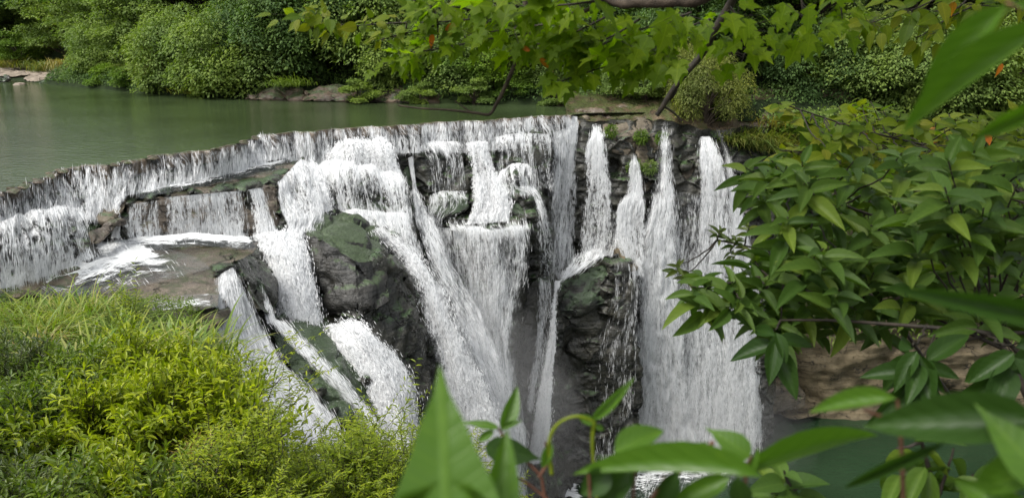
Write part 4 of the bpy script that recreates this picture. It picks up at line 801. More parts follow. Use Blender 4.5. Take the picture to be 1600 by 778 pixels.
# (proto, px of the trunk foot, Y, base z, turn, scale, label)
TREES = [
 ('big_dark', 6, 122, 0.0, 0, 1.0, 'dark bluish tree filling the upper left corner of the picture'),
 ('big_mid', 56, 116, .2, 1.2, 1.0, 'feathery branched tree leaning over the pale shore slab at the far left'),
 ('big_mid', 125, 102, .6, 2.1, 1.05, 'wide tree high on the bank behind the tan reeds'),
 ('light_a', 44, 102, .4, 0, 1.2, 'small yellow-green round tree standing at the edge of the shore slab'),
 ('big_mid', 200, 88, 1.0, .4, .95, 'mid green spreading tree above the bright bushes on the left bank'),
 ('dense_c', 190, 80, 0, .4, .9, 'drooping tree just right of the tan reeds'),
 ('dense_b', 250, 74, 1.2, 1.9, 1.1, 'dense round tree above the hanging pale grass'),
 ('dense_c', 296, 68, -.6, 3.0, 1.0, 'dense leafy tree spilling to the water right of the hanging pale grass'),
 ('dense_c', 376, 64.5, -1.2, .5, 1.1, 'heavy drooping tree whose lowest leaves touch the river, left of the bank cave'),
 ('dense_b', 340, 74, 2.8, 4.2, 1.15, 'tree rising behind the heavy drooping tree at the top of the picture'),
 ('dense_d', 438, 64.5, 0.2, 2.6, 1.05, 'dark tree over the left end of the bank cave'),
 ('dense_d', 500, 64, 2.2, 1.1, 1.1, 'dark overhanging tree above the reddish bank rock'),
 ('dense_a', 450, 78, 5.0, .1, 1.2, 'shadowy tree behind the dark trees over the bank cave'),
 ('dense_c', 590, 63, 1.8, 3.7, 1.1, 'dark tree behind the left tip of the overhead twigs'),
 ('dense_c', 650, 61.0, -.2, 5.2, .85, 'mid green tree above the hooked bare twig end'),
 ('light_a', 770, 58.5, .2, .7, 1.2, 'brightest fresh green tree on the far bank near the picture centre'),
 ('dense_c', 715, 60.5, -.2, 3.3, .85, 'green tree left of the brightest fresh green tree'),
 ('dense_d', 690, 73, 5, 2.4, 1.2, 'dark tree high behind the hooked bare twig'),
 ('dense_a', 800, 69, 4.4, 1.7, 1.1, 'shadowed tree above the brightest fresh green tree'),
 ('dense_c', 845, 59.5, 0, 2.2, .75, 'green tree overhanging the river end of the lip'),
 ('dense_a', 905, 61.5, 1.2, 4.6, 1.1, 'dark tree beneath the thickest overhead leaves'),
 ('dense_c', 990, 53.5, .3, 1.3, .5, 'rounded glossy green small tree on the bank left of the slanting dark branch'),
 ('dense_a', 985, 66, 5, 5.5, 1.15, 'dark tree seen through the overhead leaves right of the centre'),
 ('olive_a', 1105, 49.6, -1.3, .3, 1.05, 'pale olive drooping tree hanging over the tallest fall'),
 ('olive_a', 1082, 51.5, -.1, 2.6, .9, 'upper pale olive tree half crossed by the slanting dark branch'),
 ('light_a', 1215, 57, 5.6, 1.0, 1.0, 'sunlit yellow-green tree at the top right above the dark hollow'),
 ('dense_a', 1185, 57, 4.4, .9, 1.0, 'ivy-hung dark tree at the left side of the dark hollow'),
 ('dense_a', 1270, 59, 5.0, 2.9, 1.25, 'dark tree behind the dark hollow'),
 ('dense_c', 1340, 55, -.2, .4, .95, 'layered dark green tree right of the dark hollow'),
 ('dense_b', 1420, 58, 5.0, 2.0, 1.1, 'tree high on the right bank behind the blurred long leaves'),
 ('dense_c', 1440, 53, -1., 5.0, .95, 'lower tree on the right bank under the blurred long leaves'),
 ('dense_b', 1530, 57, 4.0, 3.6, 1.1, 'tree in the upper right corner beyond the blurred long leaves'),
 ('dense_c', 1570, 53, -1.2, 1.4, 1.0, 'lowest tree at the right edge of the picture beyond the shrubs'),
 ('dense_b', 1680, 57, 2.2, 1.4, 1.1, 'tree just beyond the right edge of the picture'),
 ('big_mid', -80, 110, 2, 1.4, 1.1, 'tree just beyond the left edge of the picture'),
 ('dense_b', 232, 73, -1.4, 2.9, .62, 'low tree pressed against the bank above the bright bushes'),
 ('dense_b', 335, 66.5, -1.6, 5.9, .7, 'low tree between the hanging pale grass and the heavy drooping tree'),
 ('dense_b', 40, 116, .6, 2.0, .9, 'low tree on the shore behind the sloping shore slab'),
 ('dense_b', 92, 112, .8, 1.0, .9, 'low tree between the shore reeds and the wide tree'),
 ('dense_a', 1130, 55, 2.2, 1.0, .9, 'dark tree right behind the pale olive tree'),
 ('dense_d', 1060, 56, 1.6, 1.0, .8, 'dark tree between the glossy small tree and the pale olive tree'),
 ('dense_d', 1260, 55, -.6, 1.0, .8, 'dark low tree at the foot of the dark hollow'),
 ('shrub_mid', 560, 57.0, -.1, .4, .85, 'small waterside shrub growing from the reddish bank rock'),
 ('shrub_light', 215, 71.5, -.2, 1.0, 1.15, 'bright yellow-green bush touching the river left of the dark bank gap'),
 ('shrub_light', 176, 75, -.1, 2.5, 1.1, 'bright bush at the right end of the shore slab'),
 ('shrub_light', 150, 80, .2, 4.0, 1.0, 'pale green bush beside the tan reeds on the shore'),
 ('shrub_mid', 250, 67.2, -.2, 2.2, .9, 'small green bush low over the water right of the bright bushes'),
 ('shrub_mid', 310, 64.2, -.3, .2, .8, 'tufted bush at the waterline below the hanging pale grass'),
 ('shrub_mid', 655, 56.6, -.2, 3.1, .8, 'greyish bush hanging over the water right of the small waterside shrub'),
 ('shrub_mid', 740, 55.8, -.1, 1.1, .9, 'leafy bush low on the bank below the brightest fresh green tree'),
 ('shrub_light', 800, 56.5, .4, 2.1, .75, 'light bush dipping to the river beside the hooked bare twig'),
 ('shrub_mid', 870, 54.8, -.1, 5.1, .7, 'last small bush on the far bank before the lip end'),
 ('shrub_mid', 1010, 51.5, .7, 4.1, .75, 'small leafy bush on the brown shelf below the rounded glossy tree'),
 ('shrub_light', 1262, 50, -1.6, .3, .8, 'fresh green bush behind the orange leaf tips'),
 ('shrub_mid', 1310, 50.6, -3.0, 1.3, 1.3, 'green bush on the gorge rim glimpsed above the big-leaved shrub'),
]
for k, px, Y, z, rz, sc, lb in TREES:
    x = float(P(px, 150, Y)[0]); put_tree(k, (x, Y, z - .4), rz, sc, lb, cat='shrub' if 'shrub' in k else 'tree', name='shrub' if 'shrub' in k else 'tree', group='trees and bushes of the far bank')
# a second, farther wood that closes the view (no one could count it)
rs = np.random.RandomState(5); B, A_, N_ = [], [], []
for i in range(150):
    x = rs.uniform(-125, 75); Y = ybank(x) + rs.uniform(10, 26); z = (Y - ybank(x) - 3) * .62 + rs.uniform(0, 2.5)
    b, a, n, _ = make_crown(rs, 5, 9, 16, 1500, .6); B.append(b + [x, Y, z]); A_.append(a); N_.append(n)
B = np.concatenate(B); s_ = rs.uniform(.5, .85, len(B))
tag(leaves('distant_wood', B, np.concatenate(A_), np.concatenate(N_), s_, s_ * .6, T_DIAMOND, M['far_dark']), 'dark wood climbing the hillside behind the bank trees', 'wood', kind='stuff')
# creepers and ferns clothing the bank and the gorge rim
rs = np.random.RandomState(8); n = 90000
x = rs.uniform(-110, 60, n); d = rs.exponential(5.5, n) + .2; Y = ybank(x) + d
keep = ~((np.abs(x + 61) < 13.5) & (d < 20)) & ~((x > 12) & (x < 24) & (np.random.RandomState(3).rand(n) < .6)) & ~((x > -23) & (x < -8) & (d < 2.2)); x, Y, d = x[keep], Y[keep], d[keep]
z = .9 * (1 - np.exp(-d * 1.2)) + np.clip(d - 3, 0, 60) * .62 + rs.uniform(0, .7, len(x)) * (1 + noise(np.stack([x * .5, Y * .5, 0 * x], 1)))
a = rs.normal(size=(len(x), 3)); a[:, 2] -= .6; a[:, 1] -= .5
tag(leaves('undergrowth', np.stack([x, Y, z], 1), a, rs.normal(0, .5, (len(x), 3)) + [0, -.5, 1], .24, .12, T_DIAMOND, M['far_dark']), 'creepers and ferns clothing the far bank', 'undergrowth', kind='stuff')
n = 30000; x = rs.uniform(15.5, 62, n); zt = np.where(x < 25, .2, 1.5) - rs.exponential(4.5, n); zt = np.clip(zt, -15.5 + 2.5 * noise(np.stack([x * .3, x * 0, x * 0], 1)), 2)
Yw = 51.6 + (x - 20) * .04 + rs.uniform(-1.5, .8, n) + noise(np.stack([x * .4, zt * .4, 0 * x], 1)) * 1.4
a = rs.normal(0, .6, size=(n, 3)); a[:, 2] -= .9; a[:, 1] -= .6
tag(leaves('undergrowth', np.stack([x, Yw, zt], 1), a, rs.normal(0, .5, (n, 3)) + [0, -1, .8], .34, .13, T_DIAMOND, M['far_mid']), 'grass and creepers hanging down the gorge wall behind the shrub', 'undergrowth', kind='stuff')

# ------------------------------------------------------------------ grass
def grass(name, loc, n, L_, w, spread, label, mat, seed, lean=(0, 0), group=None, cat='grass tuft', droopk=1., hang=0., spr=.5, up=1.):
    rs = np.random.RandomState(seed); K = 8; t = np.linspace(0, 1, K)
    b = rs.normal(0, spread, (n, 3)) * [1, 1, .05]; az = rs.rand(n) * 2 * pi; o = rs.uniform(.1, spr, n)
    dr = np.stack([np.cos(az) * o + lean[0], np.sin(az) * o + lean[1], np.full(n, up)], 1); dr = unit(dr); ll = L_ * rs.uniform(.5, 1.1, n)
    hd = unit(dr * [1, 1, 0] + 1e-3)
    k = rs.uniform(.35, .95, n) * droopk
    p = b[:, None] + dr[:, None] * (t[None, :, None] * ll[:, None, None]) + hd[:, None] * (t ** 2)[None, :, None] * (ll * k * .5)[:, None, None] - np.array([0, 0, 1.]) * ((t ** 2.4)[None, :] * (ll * k * .75)[:, None])[..., None]
    sd = unit(np.cross(hd, [0, 0, 1.]) + rs.normal(0, .25, (n, 3))); ww = w * (1 - t ** 2.2) * (.35 + .65 * np.minimum(1, t * 5))
    v = np.stack([p - sd[:, None] * ww[None, :, None], p + sd[:, None] * ww[None, :, None]], 2).reshape(-1, 3)
    i = np.arange(K - 1) * 2; q = np.stack([i, i + 1, i + 3, i + 2], 1); f = (np.arange(n)[:, None, None] * 2 * K + q[None]).reshape(-1, 4)
    o_ = mesh(name, v, [f], M[mat]); o_.location = loc; tag(o_, label, cat, group); return o_
for i, (px, py, Y, n, L_, w, lean, mat, lb) in enumerate([
    (262, 112, 68.5, 420, 3.2, .035, (-.1, -1.2), 'grass_far', 'pale grass hanging like a curtain down the left bank'),
    (145, 104, 86, 350, 2.6, .04, (0, 0), 'grass_tan', 'tall tan reeds above the right end of the shore slab'),
    (175, 100, 82, 350, 2.6, .04, (0, 0), 'grass_tan', 'tan reeds mixed with green right of the tallest reeds'),
    (100, 108, 92, 260, 2.2, .04, (0, 0), 'grass_tan', 'short tan reeds behind the sloping shore slab'),
    (4, 108, 104, 260, 2.4, .04, (0, 0), 'grass_tan', 'orange-tan reeds at the left edge of the picture'),
    (36, 106, 100, 260, 2.2, .04, (0, 0), 'grass_far', 'yellow-green reeds under the small round tree'),
    (66, 112, 94, 260, 2.2, .04, (0, 0), 'grass_far', 'dark green reeds at the middle of the shore slab'),
    (310, 146, 63.8, 200, 1.1, .03, (0, -.5), 'grass_far', 'pale tuft at the waterline below the heavy drooping tree'),
    (455, 135, 60, 200, 2.0, .03, (0, -1.0), 'far_mid', 'dark ferns hanging at the left of the bank cave'),
    (1165, 222, 49.8, 700, 2.2, .03, (-.1, -.9), 'grass_far', 'curtain of green grass hanging right of the rightmost spout'),
    (1190, 232, 49.8, 600, 2.4, .03, (0, -.8), 'grass_far', 'grass hanging farther right under the orange leaf tips'),
    (1200, 196, 51, 300, 1.6, .03, (0, -.3), 'grass_tan', 'brownish grass topping the shaded rock bank')]):
    grass('reed_tuft', tuple(P(px, py, Y)), n, L_, w, .8, lb, mat, 100 + i, lean, group='grass tufts of the far bank')
for i, (px, py, Y, s, mat, lb) in enumerate([(992, 262, 47.1, .5, 'far_light', 'fern clump on the brown rock below the slim fall spout'), (955, 205, 47.6, .4, 'far_light', 'leafy cap on the square dark block'), (1002, 214, 47.6, .45, 'far_light', 'bright fern between the second and third brown rocks'),
                                             (1033, 216, 47.6, .35, 'far_light', 'small fern tucked left of the tallest fall'), (1016, 262, 46.9, .45, 'far_mid', 'ferns hanging left of the tallest fall at half its upper height')]):
    rs = np.random.RandomState(300 + i); n = 500; d = unit(rs.normal(size=(n, 3))); c = P(px, py, Y)
    o = leaves('fern', d * s * rs.uniform(.3, 1, (n, 1)) * [1, .5, 1], d + [0, -.3, -.5], rs.normal(0, .5, (n, 3)) + [0, -1, 1], .16, .05, T_DIAMOND, M[mat]); o.location = c; tag(o, lb, 'fern', 'ferns on the fall rocks')

# ------------------------------------------------------------------ bushes and long grass on the near slope
def make_bush(key, seed, rad, hgt, nst, ntw, nlf, L_, wr, tpl, mat, twig=.4, up=.5, droop=.25, pin=False):
    rs = np.random.RandomState(seed); cur, B, A_, N_ = [], [], [], []
    for i in range(nst):
        th = rs.rand() * 2 * pi; e = rs.rand() ** .7
        tip = np.array([cos(th) * e * rad, sin(th) * e * rad, hgt * math.sqrt(max(.05, 1 - e * e * .85)) * rs.uniform(.7, 1.1)])
        st = curve([cos(th) * .08, sin(th) * .08, 0], tip, n=8, mid=[tip[0] * .3, tip[1] * .3, tip[2] * .7]); cur.append((st, np.linspace(.009, .003, 8) * rad))
        for j in range(ntw):
            t = rs.uniform(.4, 1); q = st[min(7, int(t * 7.99))]; d = unit(unit(tip) * .6 + rs.normal(0, .55, 3) + [0, 0, up]); ln = twig * rs.uniform(.6, 1.2)
            e2 = q + d * ln; cv = curve(q, e2, n=5, sag=.04); cur.append((cv, np.linspace(.0035, .0015, 5)))
            tt = np.linspace(.15, 1, nlf); pos = q + d * ln * tt[:, None] + np.array([0, 0, .04]) * (4 * tt * (1 - tt))[:, None]
            sd = unit(np.cross(d, [0, 0, 1.])); alt = np.where(np.arange(nlf) % 2, 1, -1)[:, None]
            ax = (sd * alt * (.9 if pin else .6) + d * .55) + rs.normal(0, .15 if pin else .35, (nlf, 3)); ax[:, 2] -= droop * rs.rand(nlf)
            ax[-1] = d; B.append(pos); A_.append(ax); N_.append(np.array([0, 0, 1.]) + rs.normal(0, .3, (nlf, 3)))
    B = np.concatenate(B); z = L_ * rs.uniform(.65, 1.15, len(B))
    f = leaves('foliage', B, np.concatenate(A_), np.concatenate(N_), z, z * wr, tpl, M[mat]); g = tubes('stems', cur, M['twig'], k=4)
    for o in (f, g): COL.objects.unlink(o)
    PROTO[key] = (f.data, g.data)
make_bush('bright', 31, .85, .95, 44, 8, 9, .105, .36, T_FOLD, 'bush_bright', .30, .7)
make_bush('bright_fine', 32, .9, 1.0, 46, 9, 16, .06, .3, T_FOLD, 'bush_bright', .34, .3, .5, True)
make_bush('mid', 33, .85, .9, 42, 8, 9, .10, .38, T_FOLD, 'bush_mid', .3, .5)
make_bush('mid_fine', 34, .95, 1.0, 44, 9, 15, .06, .28, T_FOLD, 'bush_mid', .34, .3, .5, True)
make_bush('olive', 35, .9, .9, 44, 8, 11, .075, .34, T_FOLD, 'bush_olive', .3, .4)
LAST = [None]
def put_bush(k, x, y, dz, rz, sc, label):
    r = empty('bush', (x, y, float(slope_z(x, y)) + dz), rz, label=label, cat='bush', group='bushes of the near slope')
    LAST[0] = r.name
    for nm, me in zip(('foliage', 'stems'), PROTO[k]):
        o = bpy.data.objects.new(nm, me); COL.objects.link(o); o.parent = r; o.scale = (sc, sc, sc)
def xat(px, y, z=0.): return float((px - 800) / F * (y * cos(PITCH) + (CAMZ - z) * sin(PITCH)))
# kind, px, distance north, lift, turn, scale, label
for k, px, y, dz, rz, sc, lb in [
 ('bright_fine', 20, 17.5, 0, 0, 1.1, 'bright feathery bush under the flat brown slab at the left edge'),
 ('bright', 120, 18, -.1, 1, 1.1, 'bright bush among the long grass right of the flat brown slab'),
 ('mid_fine', 190, 17.8, 0, 2, 1.2, 'upright fine-leaved bush against the wet plateau, its tip highest of the slope'),
 ('bright_fine', 60, 15, 0, 3, 1.15, 'feathery bush in the second row from the plateau, far left'),
 ('mid_fine', 160, 15, 0, 4, 1.2, 'dense fine-leaved bush in the second row below the long grass'),
 ('bright_fine', 225, 15.6, -.35, 5, 1.0, 'bush under the layered rim rock'),
 ('bright', 250, 13.4, -.1, .5, .9, 'bush beside the broad bright grass clump, on its left'),
 ('mid', 0, 12.6, 0, 1.5, 1.25, 'darker bush at the left edge half way down the slope'),
 ('mid', 100, 12.6, 0, 2.5, 1.15, 'leafy bush behind the arching grass blades'),
 ('bright', 180, 12, 0, 3.5, 1.1, 'bush right of the arching grass blades'),
 ('olive', 330, 13.2, -.5, 4.5, .9, 'dull olive bush on the edge right of the broad grass clump'),
 ('bright_fine', 350, 11.4, -.3, 4.4, 1.0, 'yellow-green bush on the edge above the silvery sheet of water'),
 ('olive', 20, 9.6, 0, 5.5, 1.2, 'shaded olive bush low at the left edge'),
 ('mid', 110, 9.4, -.1, .7, 1.1, 'bush with dark stems left of the slope centre'),
 ('bright', 200, 9.6, 0, 1.7, 1.15, 'yellowest broad-leaved bush at the middle of the slope'),
 ('bright', 290, 9.8, -.1, 2.7, 1.1, 'bright broad-leaved bush below the broad grass clump'),
 ('bright_fine', 375, 9.4, -.3, 3.7, 1.05, 'fine bright bush left of the overhanging saplings'),
 ('bright_fine', 450, 9.6, -.75, 4.7, .95, 'fine bush clinging to the drop below the first sapling'),
 ('mid', 50, 7.3, 0, 5.7, 1.05, 'dark-leaved bush near the lower left corner'),
 ('bright', 150, 7.2, -.05, .2, 1.05, 'bright bush near the lower left corner, right of the dark one'),
 ('bright', 245, 7.3, 0, 1.2, 1.05, 'bright bush in front of the yellowest bush'),
 ('bright', 335, 7.4, -.1, 2.2, 1.05, 'bush with pale new leaves near the dead brown grass'),
 ('bright_fine', 425, 7.5, -.2, 3.2, 1.05, 'feathery bush right of the dead brown grass'),
 ('bright_fine', 505, 7.8, -.45, 4.2, 1.0, 'feathery bush below the green algae slabs'),
 ('bright_fine', 580, 8.0, -.4, 5.2, .95, 'feathery bush left of the large blurred leaf'),
 ('olive', 20, 5.5, -.05, .3, .9, 'shadowy bush in the lower left corner of the picture'),
 ('mid', 120, 5.3, -.1, 1.3, .9, 'bush at the lower picture edge, second from the left corner'),
 ('bright', 215, 5.4, -.15, 2.3, .9, 'bush at the lower picture edge, third from the left corner'),
 ('mid', 310, 5.5, -.1, 3.3, .9, 'bush at the lower picture edge below the dead brown grass'),
 ('bright_fine', 400, 5.6, -.1, 4.3, .9, 'feathery bush at the lower picture edge'),
 ('bright_fine', 490, 5.9, -.15, 5.3, .9, 'feathery bush at the lower picture edge next to the large blurred leaf'),
 ('bright_fine', 575, 6.4, -.15, .9, .9, 'feathery bush mostly behind the large blurred leaf'),
 ('bright_fine', 680, 6.8, -.6, 1.9, .9, 'feathery bush glimpsed right of the large blurred leaf')]:
    if y > 16.5: dz -= .15
    if y > 11: dz -= .32 + (.25 if px > 225 else 0)
    put_bush(k, xat(px, y), y, dz, rz, sc * (.82 if y > 11 else 1), lb)
    if px >= 330 and y > 5.55:
        x_ = xat(px, y); top = float(P(px, np.interp(px, [330, 350, 375, 425, 450, 505, 580, 680], [600, 625, 685, 740, 755, 768, 705, 715]), y)[2]); bpy.context.scene.collection.objects[LAST[0]].location.z = top - .95 * sc
# low herbs filling between the bushes
rs = np.random.RandomState(41); n = 90000
y = rs.uniform(3.6, 21.5, n); x = rs.uniform(-19, .4, n); xe = np.interp(y, [0, 2, 5, 9, 13, 16, 20, 24], [1.8, .6, -1.2, -3.1, -5.2, -6.8, -8.6, -10])
k = (x < xe + .35) & (x > -(y * 1.0 + 2)); x, y = x[k], y[k]; hh = .25 + .3 * (noise(np.stack([x * .8, y * .8, 0 * x], 1)) + .5)
z = slope_z(x, y) + rs.rand(len(x)) ** .6 * hh.clip(.1)
a = rs.normal(size=(len(x), 3)); a[:, 2] += .3
sz = rs.uniform(.05, .1, len(x))
tag(leaves('ground_cover', np.stack([x, y, z], 1), a, rs.normal(0, .4, (len(x), 3)) + [0, 0, 1], sz, sz * .4, T_FOLD, M['bush_mid']), 'low leafy herbs covering the near slope', 'ground cover', kind='stuff')
for i, (px, y, n, L_, w, sp, spr, mat, lb) in enumerate([
    (105, 17.6, 170, 1.7, .014, .3, 1.0, 'grass_near', 'arching long grass tuft right of the flat brown slab'),
    (60, 18, 150, 1.5, .013, .3, 1.1, 'grass_near', 'long grass tuft in front of the flat brown slab'),
    (10, 17, 150, 1.5, .013, .3, 1.1, 'grass_near', 'long brownish grass tuft at the left edge'),
    (150, 18.6, 140, 1.4, .013, .25, 1.0, 'grass_near', 'long grass tuft at the plateau edge below the foam'),
    (262, 12.2, 240, 1.25, .02, .26, .45, 'grass_near', 'broad clump of tall upright grass below the layered rim rock'),
    (305, 13.0, 160, 1.05, .016, .24, .7, 'grass_near', 'shorter yellowish grass clump leaning right beside the tall upright clump'),
    (335, 12.0, 90, .8, .012, .2, 1.2, 'grass_near', 'spreading straw-tipped grass above the silvery sheet of water'),
    (110, 10.4, 110, 1.5, .018, .14, .9, 'grass_near', 'arching broad-bladed grass in the middle left of the slope'),
    (205, 10.8, 110, 1.5, .015, .16, 1.4, 'grass_near', 'long thin grass leaning left across the slope centre'),
    (60, 14.6, 120, 1.2, .012, .25, 1.1, 'grass_near', 'thin grass tuft in the second row of bushes, far left'),
    (170, 14.4, 120, 1.2, .012, .25, 1.1, 'grass_near', 'thin grass tuft above the slope centre'),
    (40, 13.4, 150, .7, .008, .2, 1.0, 'grass_tan', 'straw-coloured dry tuft among the bushes at the far left'),
    (20, 17.4, 150, .9, .009, .25, .9, 'grass_tan', 'reddish straw tuft beside the brownish long grass at the left edge'),
    (325, 6.9, 120, .35, .008, .1, 1.5, 'grass_tan', 'dead brown grass nest low on the slope'),
    (375, 10.4, 80, .6, .01, .2, 1.2, 'grass_near', 'fine grass on the brink left of the first sapling')]):
    x = xat(px, y); grass('grass_tuft', (x, y, float(slope_z(x, y)) + (.45 if 'nest' in lb else -.15 if y > 16.5 else .3)), int(n * 1.3), L_ * 1.12, w * 1.35, sp, lb, mat, 400 + i, group='grass tufts of the near slope', spr=spr)
# saplings leaning out over the drop
def sapling(label, root, twigs, L_, wr, mat, seed, name='sapling', nl=16, tpl=T_FOLD, spread=.8, droop=.45, r0=.006, cat='sapling', group=None, sub=3):
    rs = np.random.RandomState(seed); root = np.array(root, float); r = empty(name, tuple(root), label=label, cat=cat, group=group); cur, B, A_, N_ = [], [], [], []
    for a, b in twigs:
        a = np.array(a) - root; b = np.array(b) - root; ln = np.linalg.norm(b - a); st = curve(a, b, sag=ln * .08, n=10, wob=ln * .012, rs=rs); cur.append((st, np.linspace(r0, r0 * .3, 10)))
        for j in range(sub):
            t = rs.uniform(.35, 1) if j else 1.; q = st[min(9, int(t * 9.99))]; d = unit(unit(b - a) * .8 + rs.normal(0, spread * .6, 3) + [0, 0, .1]) if j else unit(b - st[-3]); l2 = ln * rs.uniform(.2, .4)
            q0 = q if j else q - d * l2; cv = curve(q0, q0 + d * l2, n=5); 
            if j: cur.append((cv, np.linspace(r0 * .45, r0 * .2, 5)))
            tt = np.linspace(.1, 1, nl); pos = q0 + d * l2 * tt[:, None]; sd = unit(np.cross(d, [0, 0, 1.])); alt = np.where(np.arange(nl) % 2, 1, -1)[:, None]
            ax = sd * alt * .8 + d * .6 + rs.normal(0, .25, (nl, 3)); ax[:, 2] -= droop * rs.rand(nl); B.append(pos); A_.append(ax); N_.append(np.array([0, -.3, 1.]) + rs.normal(0, .35, (nl, 3)))
    B = np.concatenate(B); z = L_ * rs.uniform(.6, 1.15, len(B))
    leaves('foliage', B, np.concatenate(A_), np.concatenate(N_), z, z * wr, tpl, M[mat], r); tubes('stems', cur, M['twig'], r, k=5); return r
def fan(base, tips, Yb, Yt):
    return [(P(*base, Yb), P(x, y, Yt)) for x, y in tips]
sapling('first sapling leaning over the silvery sheet, its feathery tips highest', P(385, 700, 8.6), fan((385, 700), [(372, 560), (398, 545), (430, 552), (462, 540), (440, 590), (410, 600), (480, 598), (450, 640)], 8.6, 8.3) + fan((420, 690), [(500, 580), (470, 620)], 8.6, 8.3), .085, .26, 'bush_bright', 51, sub=4, nl=11)
sapling('second sapling with drooping leaf sprays across the foot of the silvery sheet', P(430, 770, 7.9), fan((430, 770), [(500, 650), (520, 655), (470, 665), (480, 700), (530, 690), (455, 640)], 7.9, 7.7), .085, .26, 'bush_bright', 52, sub=4, nl=11)
sapling('third sapling raising a feathery spray left of the large blurred leaf', P(540, 790, 7.6), fan((540, 790), [(640, 622), (610, 632), (590, 655), (560, 670), (630, 660), (600, 700), (650, 690), (575, 705)], 7.6, 7.5), .08, .26, 'bush_bright', 53, sub=5, nl=12)
sapling('tall sapling tip standing against the wet plateau above the slope', P(200, 560, 14), fan((200, 560), [(215, 452), (195, 462), (180, 480), (232, 470)], 14, 13.8), .11, .26, 'bush_bright', 54, sub=5, nl=12)

# ------------------------------------------------------------------ big-leaved shrubs at the right, two to four metres away
def rosettes(label, root, tips, L_, wr, mat, seed, limbs, tpl=T_LANCE, nl=8, name='shrub', cat='shrub', accent=None, group=None, limbmat='twig', droop=.12, face=.5):
    rs = np.random.RandomState(seed); root = np.array(root, float); r = empty(name, tuple(root), label=label, cat=cat, group=group)
    lc = []
    for pts in limbs:
        q = np.array([P(*p) for p in pts]) - root; t = np.linspace(0, len(q) - 1, 26); q = np.stack([np.interp(t, range(len(q)), q[:, k]) for k in range(3)], 1)
        q[1:-1] = (q[:-2] + q[1:-1] * 2 + q[2:]) / 4; lc.append(q)
        tubes('branch', [(q, np.linspace(.009, .004, 26))], M[limbmat], r)
    LA = np.concatenate(lc); cur, B, A_, N_ = [], [], [], []; acc = []
    for tp in tips:
        T_ = P(*tp) - root; dd = np.linalg.norm(LA - T_, axis=1) + (LA[:, 0] < T_[0] - .02) * 1.0; q = LA[dd.argmin()]
        ln = np.linalg.norm(T_ - q); cv = curve(q, T_, sag=-ln * .12, n=9, wob=ln * .012, rs=rs); cur.append((cv, np.linspace(.0045, .0022, 9)))
        dh = unit(T_ - cv[-3]); d = unit(np.array([0, 0, 1.]) + dh * .45 + rs.normal(0, .22, 3))
        n = rs.randint(nl - 2, nl + 2); ph = rs.rand() * 6
        e1 = unit(np.cross(d, [0, 0, 1.])); e2 = np.cross(e1, d)
        for i in range(n):
            a_ = ph + i * 2.4; rad = e1 * cos(a_) + e2 * sin(a_); h = i / n
            ax = rad + d * (-.1 + .45 * h) + dh * .25 + rs.normal(0, .12, 3); ax[2] -= droop * rs.rand()
            B.append(T_ - d * (.10 * (1 - h)) * L_ / .14); A_.append(ax); nn = d * 1.3 + np.array([0, -face, 0]) - rad * .2 + rs.normal(0, .2, 3); N_.append(nn); acc.append(L_ * (.55 + .55 * min(1, 1.5 * (1 - h))) * rs.uniform(.85, 1.15))
    tubes('stems', cur, M['twig'], r, k=5)
    B, A_, N_, acc = np.array(B), np.array(A_), np.array(N_), np.array(acc)
    m = np.zeros(len(B), bool)
    if accent: m = rs.rand(len(B)) < accent[1]; leaves('tinted_leaves', B[m], A_[m], N_[m], acc[m] * .8, acc[m] * .8 * wr, tpl, M[accent[0]], r)
    m = ~m
    leaves('foliage', B[m], A_[m], N_[m], acc[m], acc[m] * wr, tpl, M[mat], r); return r
def scat(rs, poly, n, Y0, Y1, mind=16):
    poly = np.array(poly, float); out = []; tries = 0
    while len(out) < n and tries < 20000:
        tries += 1; q = rs.uniform(poly.min(0), poly.max(0)); x, y = q; c = False; j = len(poly) - 1
        for i in range(len(poly)):
            if (poly[i, 1] > y) != (poly[j, 1] > y) and x < (poly[j, 0] - poly[i, 0]) * (y - poly[i, 1]) / (poly[j, 1] - poly[i, 1]) + poly[i, 0]: c = not c
            j = i
        if c and all((x - a) ** 2 + (y - b) ** 2 > mind ** 2 for a, b, _ in out): out.append((x, y, rs.uniform(Y0, Y1)))
    return out
rs = np.random.RandomState(61)
rosettes('upper broad-leaved shrub, its leaf tips crossing the top of the rightmost fall', P(1720, 760, 3.0),
         [(1165, 262, 2.9), (1205, 250, 2.9), (1180, 300, 2.8), (1230, 290, 2.8)] + scat(rs, [(1190, 262), (1290, 240), (1420, 236), (1430, 400), (1300, 400), (1190, 380)], 50, 2.4, 3.8, 17), .128, .38, 'broad', 62,
         [[(1720, 760, 3.0), (1620, 470, 3.0), (1480, 370, 3.0), (1340, 330, 2.9), (1230, 280, 2.9)], [(1620, 470, 3.0), (1440, 300, 3.3), (1330, 270, 3.4)]], accent=None)
rosettes('lower broad-leaved shrub reaching left across the right-hand fall', P(1700, 800, 2.6),
         [(1080, 448, 2.5), (1120, 470, 2.5), (1095, 430, 2.6), (1145, 440, 2.5), (1175, 400, 2.7), (1190, 470, 2.6), (1220, 500, 2.5)] + scat(rs, [(1180, 380), (1290, 370), (1440, 380), (1440, 480), (1380, 500), (1300, 500), (1210, 490), (1150, 470)], 46, 2.2, 3.4, 17), .125, .38, 'broad', 63,
         [[(1700, 800, 2.6), (1600, 560, 2.6), (1450, 490, 2.6), (1320, 470, 2.6), (1200, 430, 2.6), (1120, 445, 2.55)], [(1600, 560, 2.6), (1480, 440, 2.8), (1350, 400, 2.9)]], accent=None)
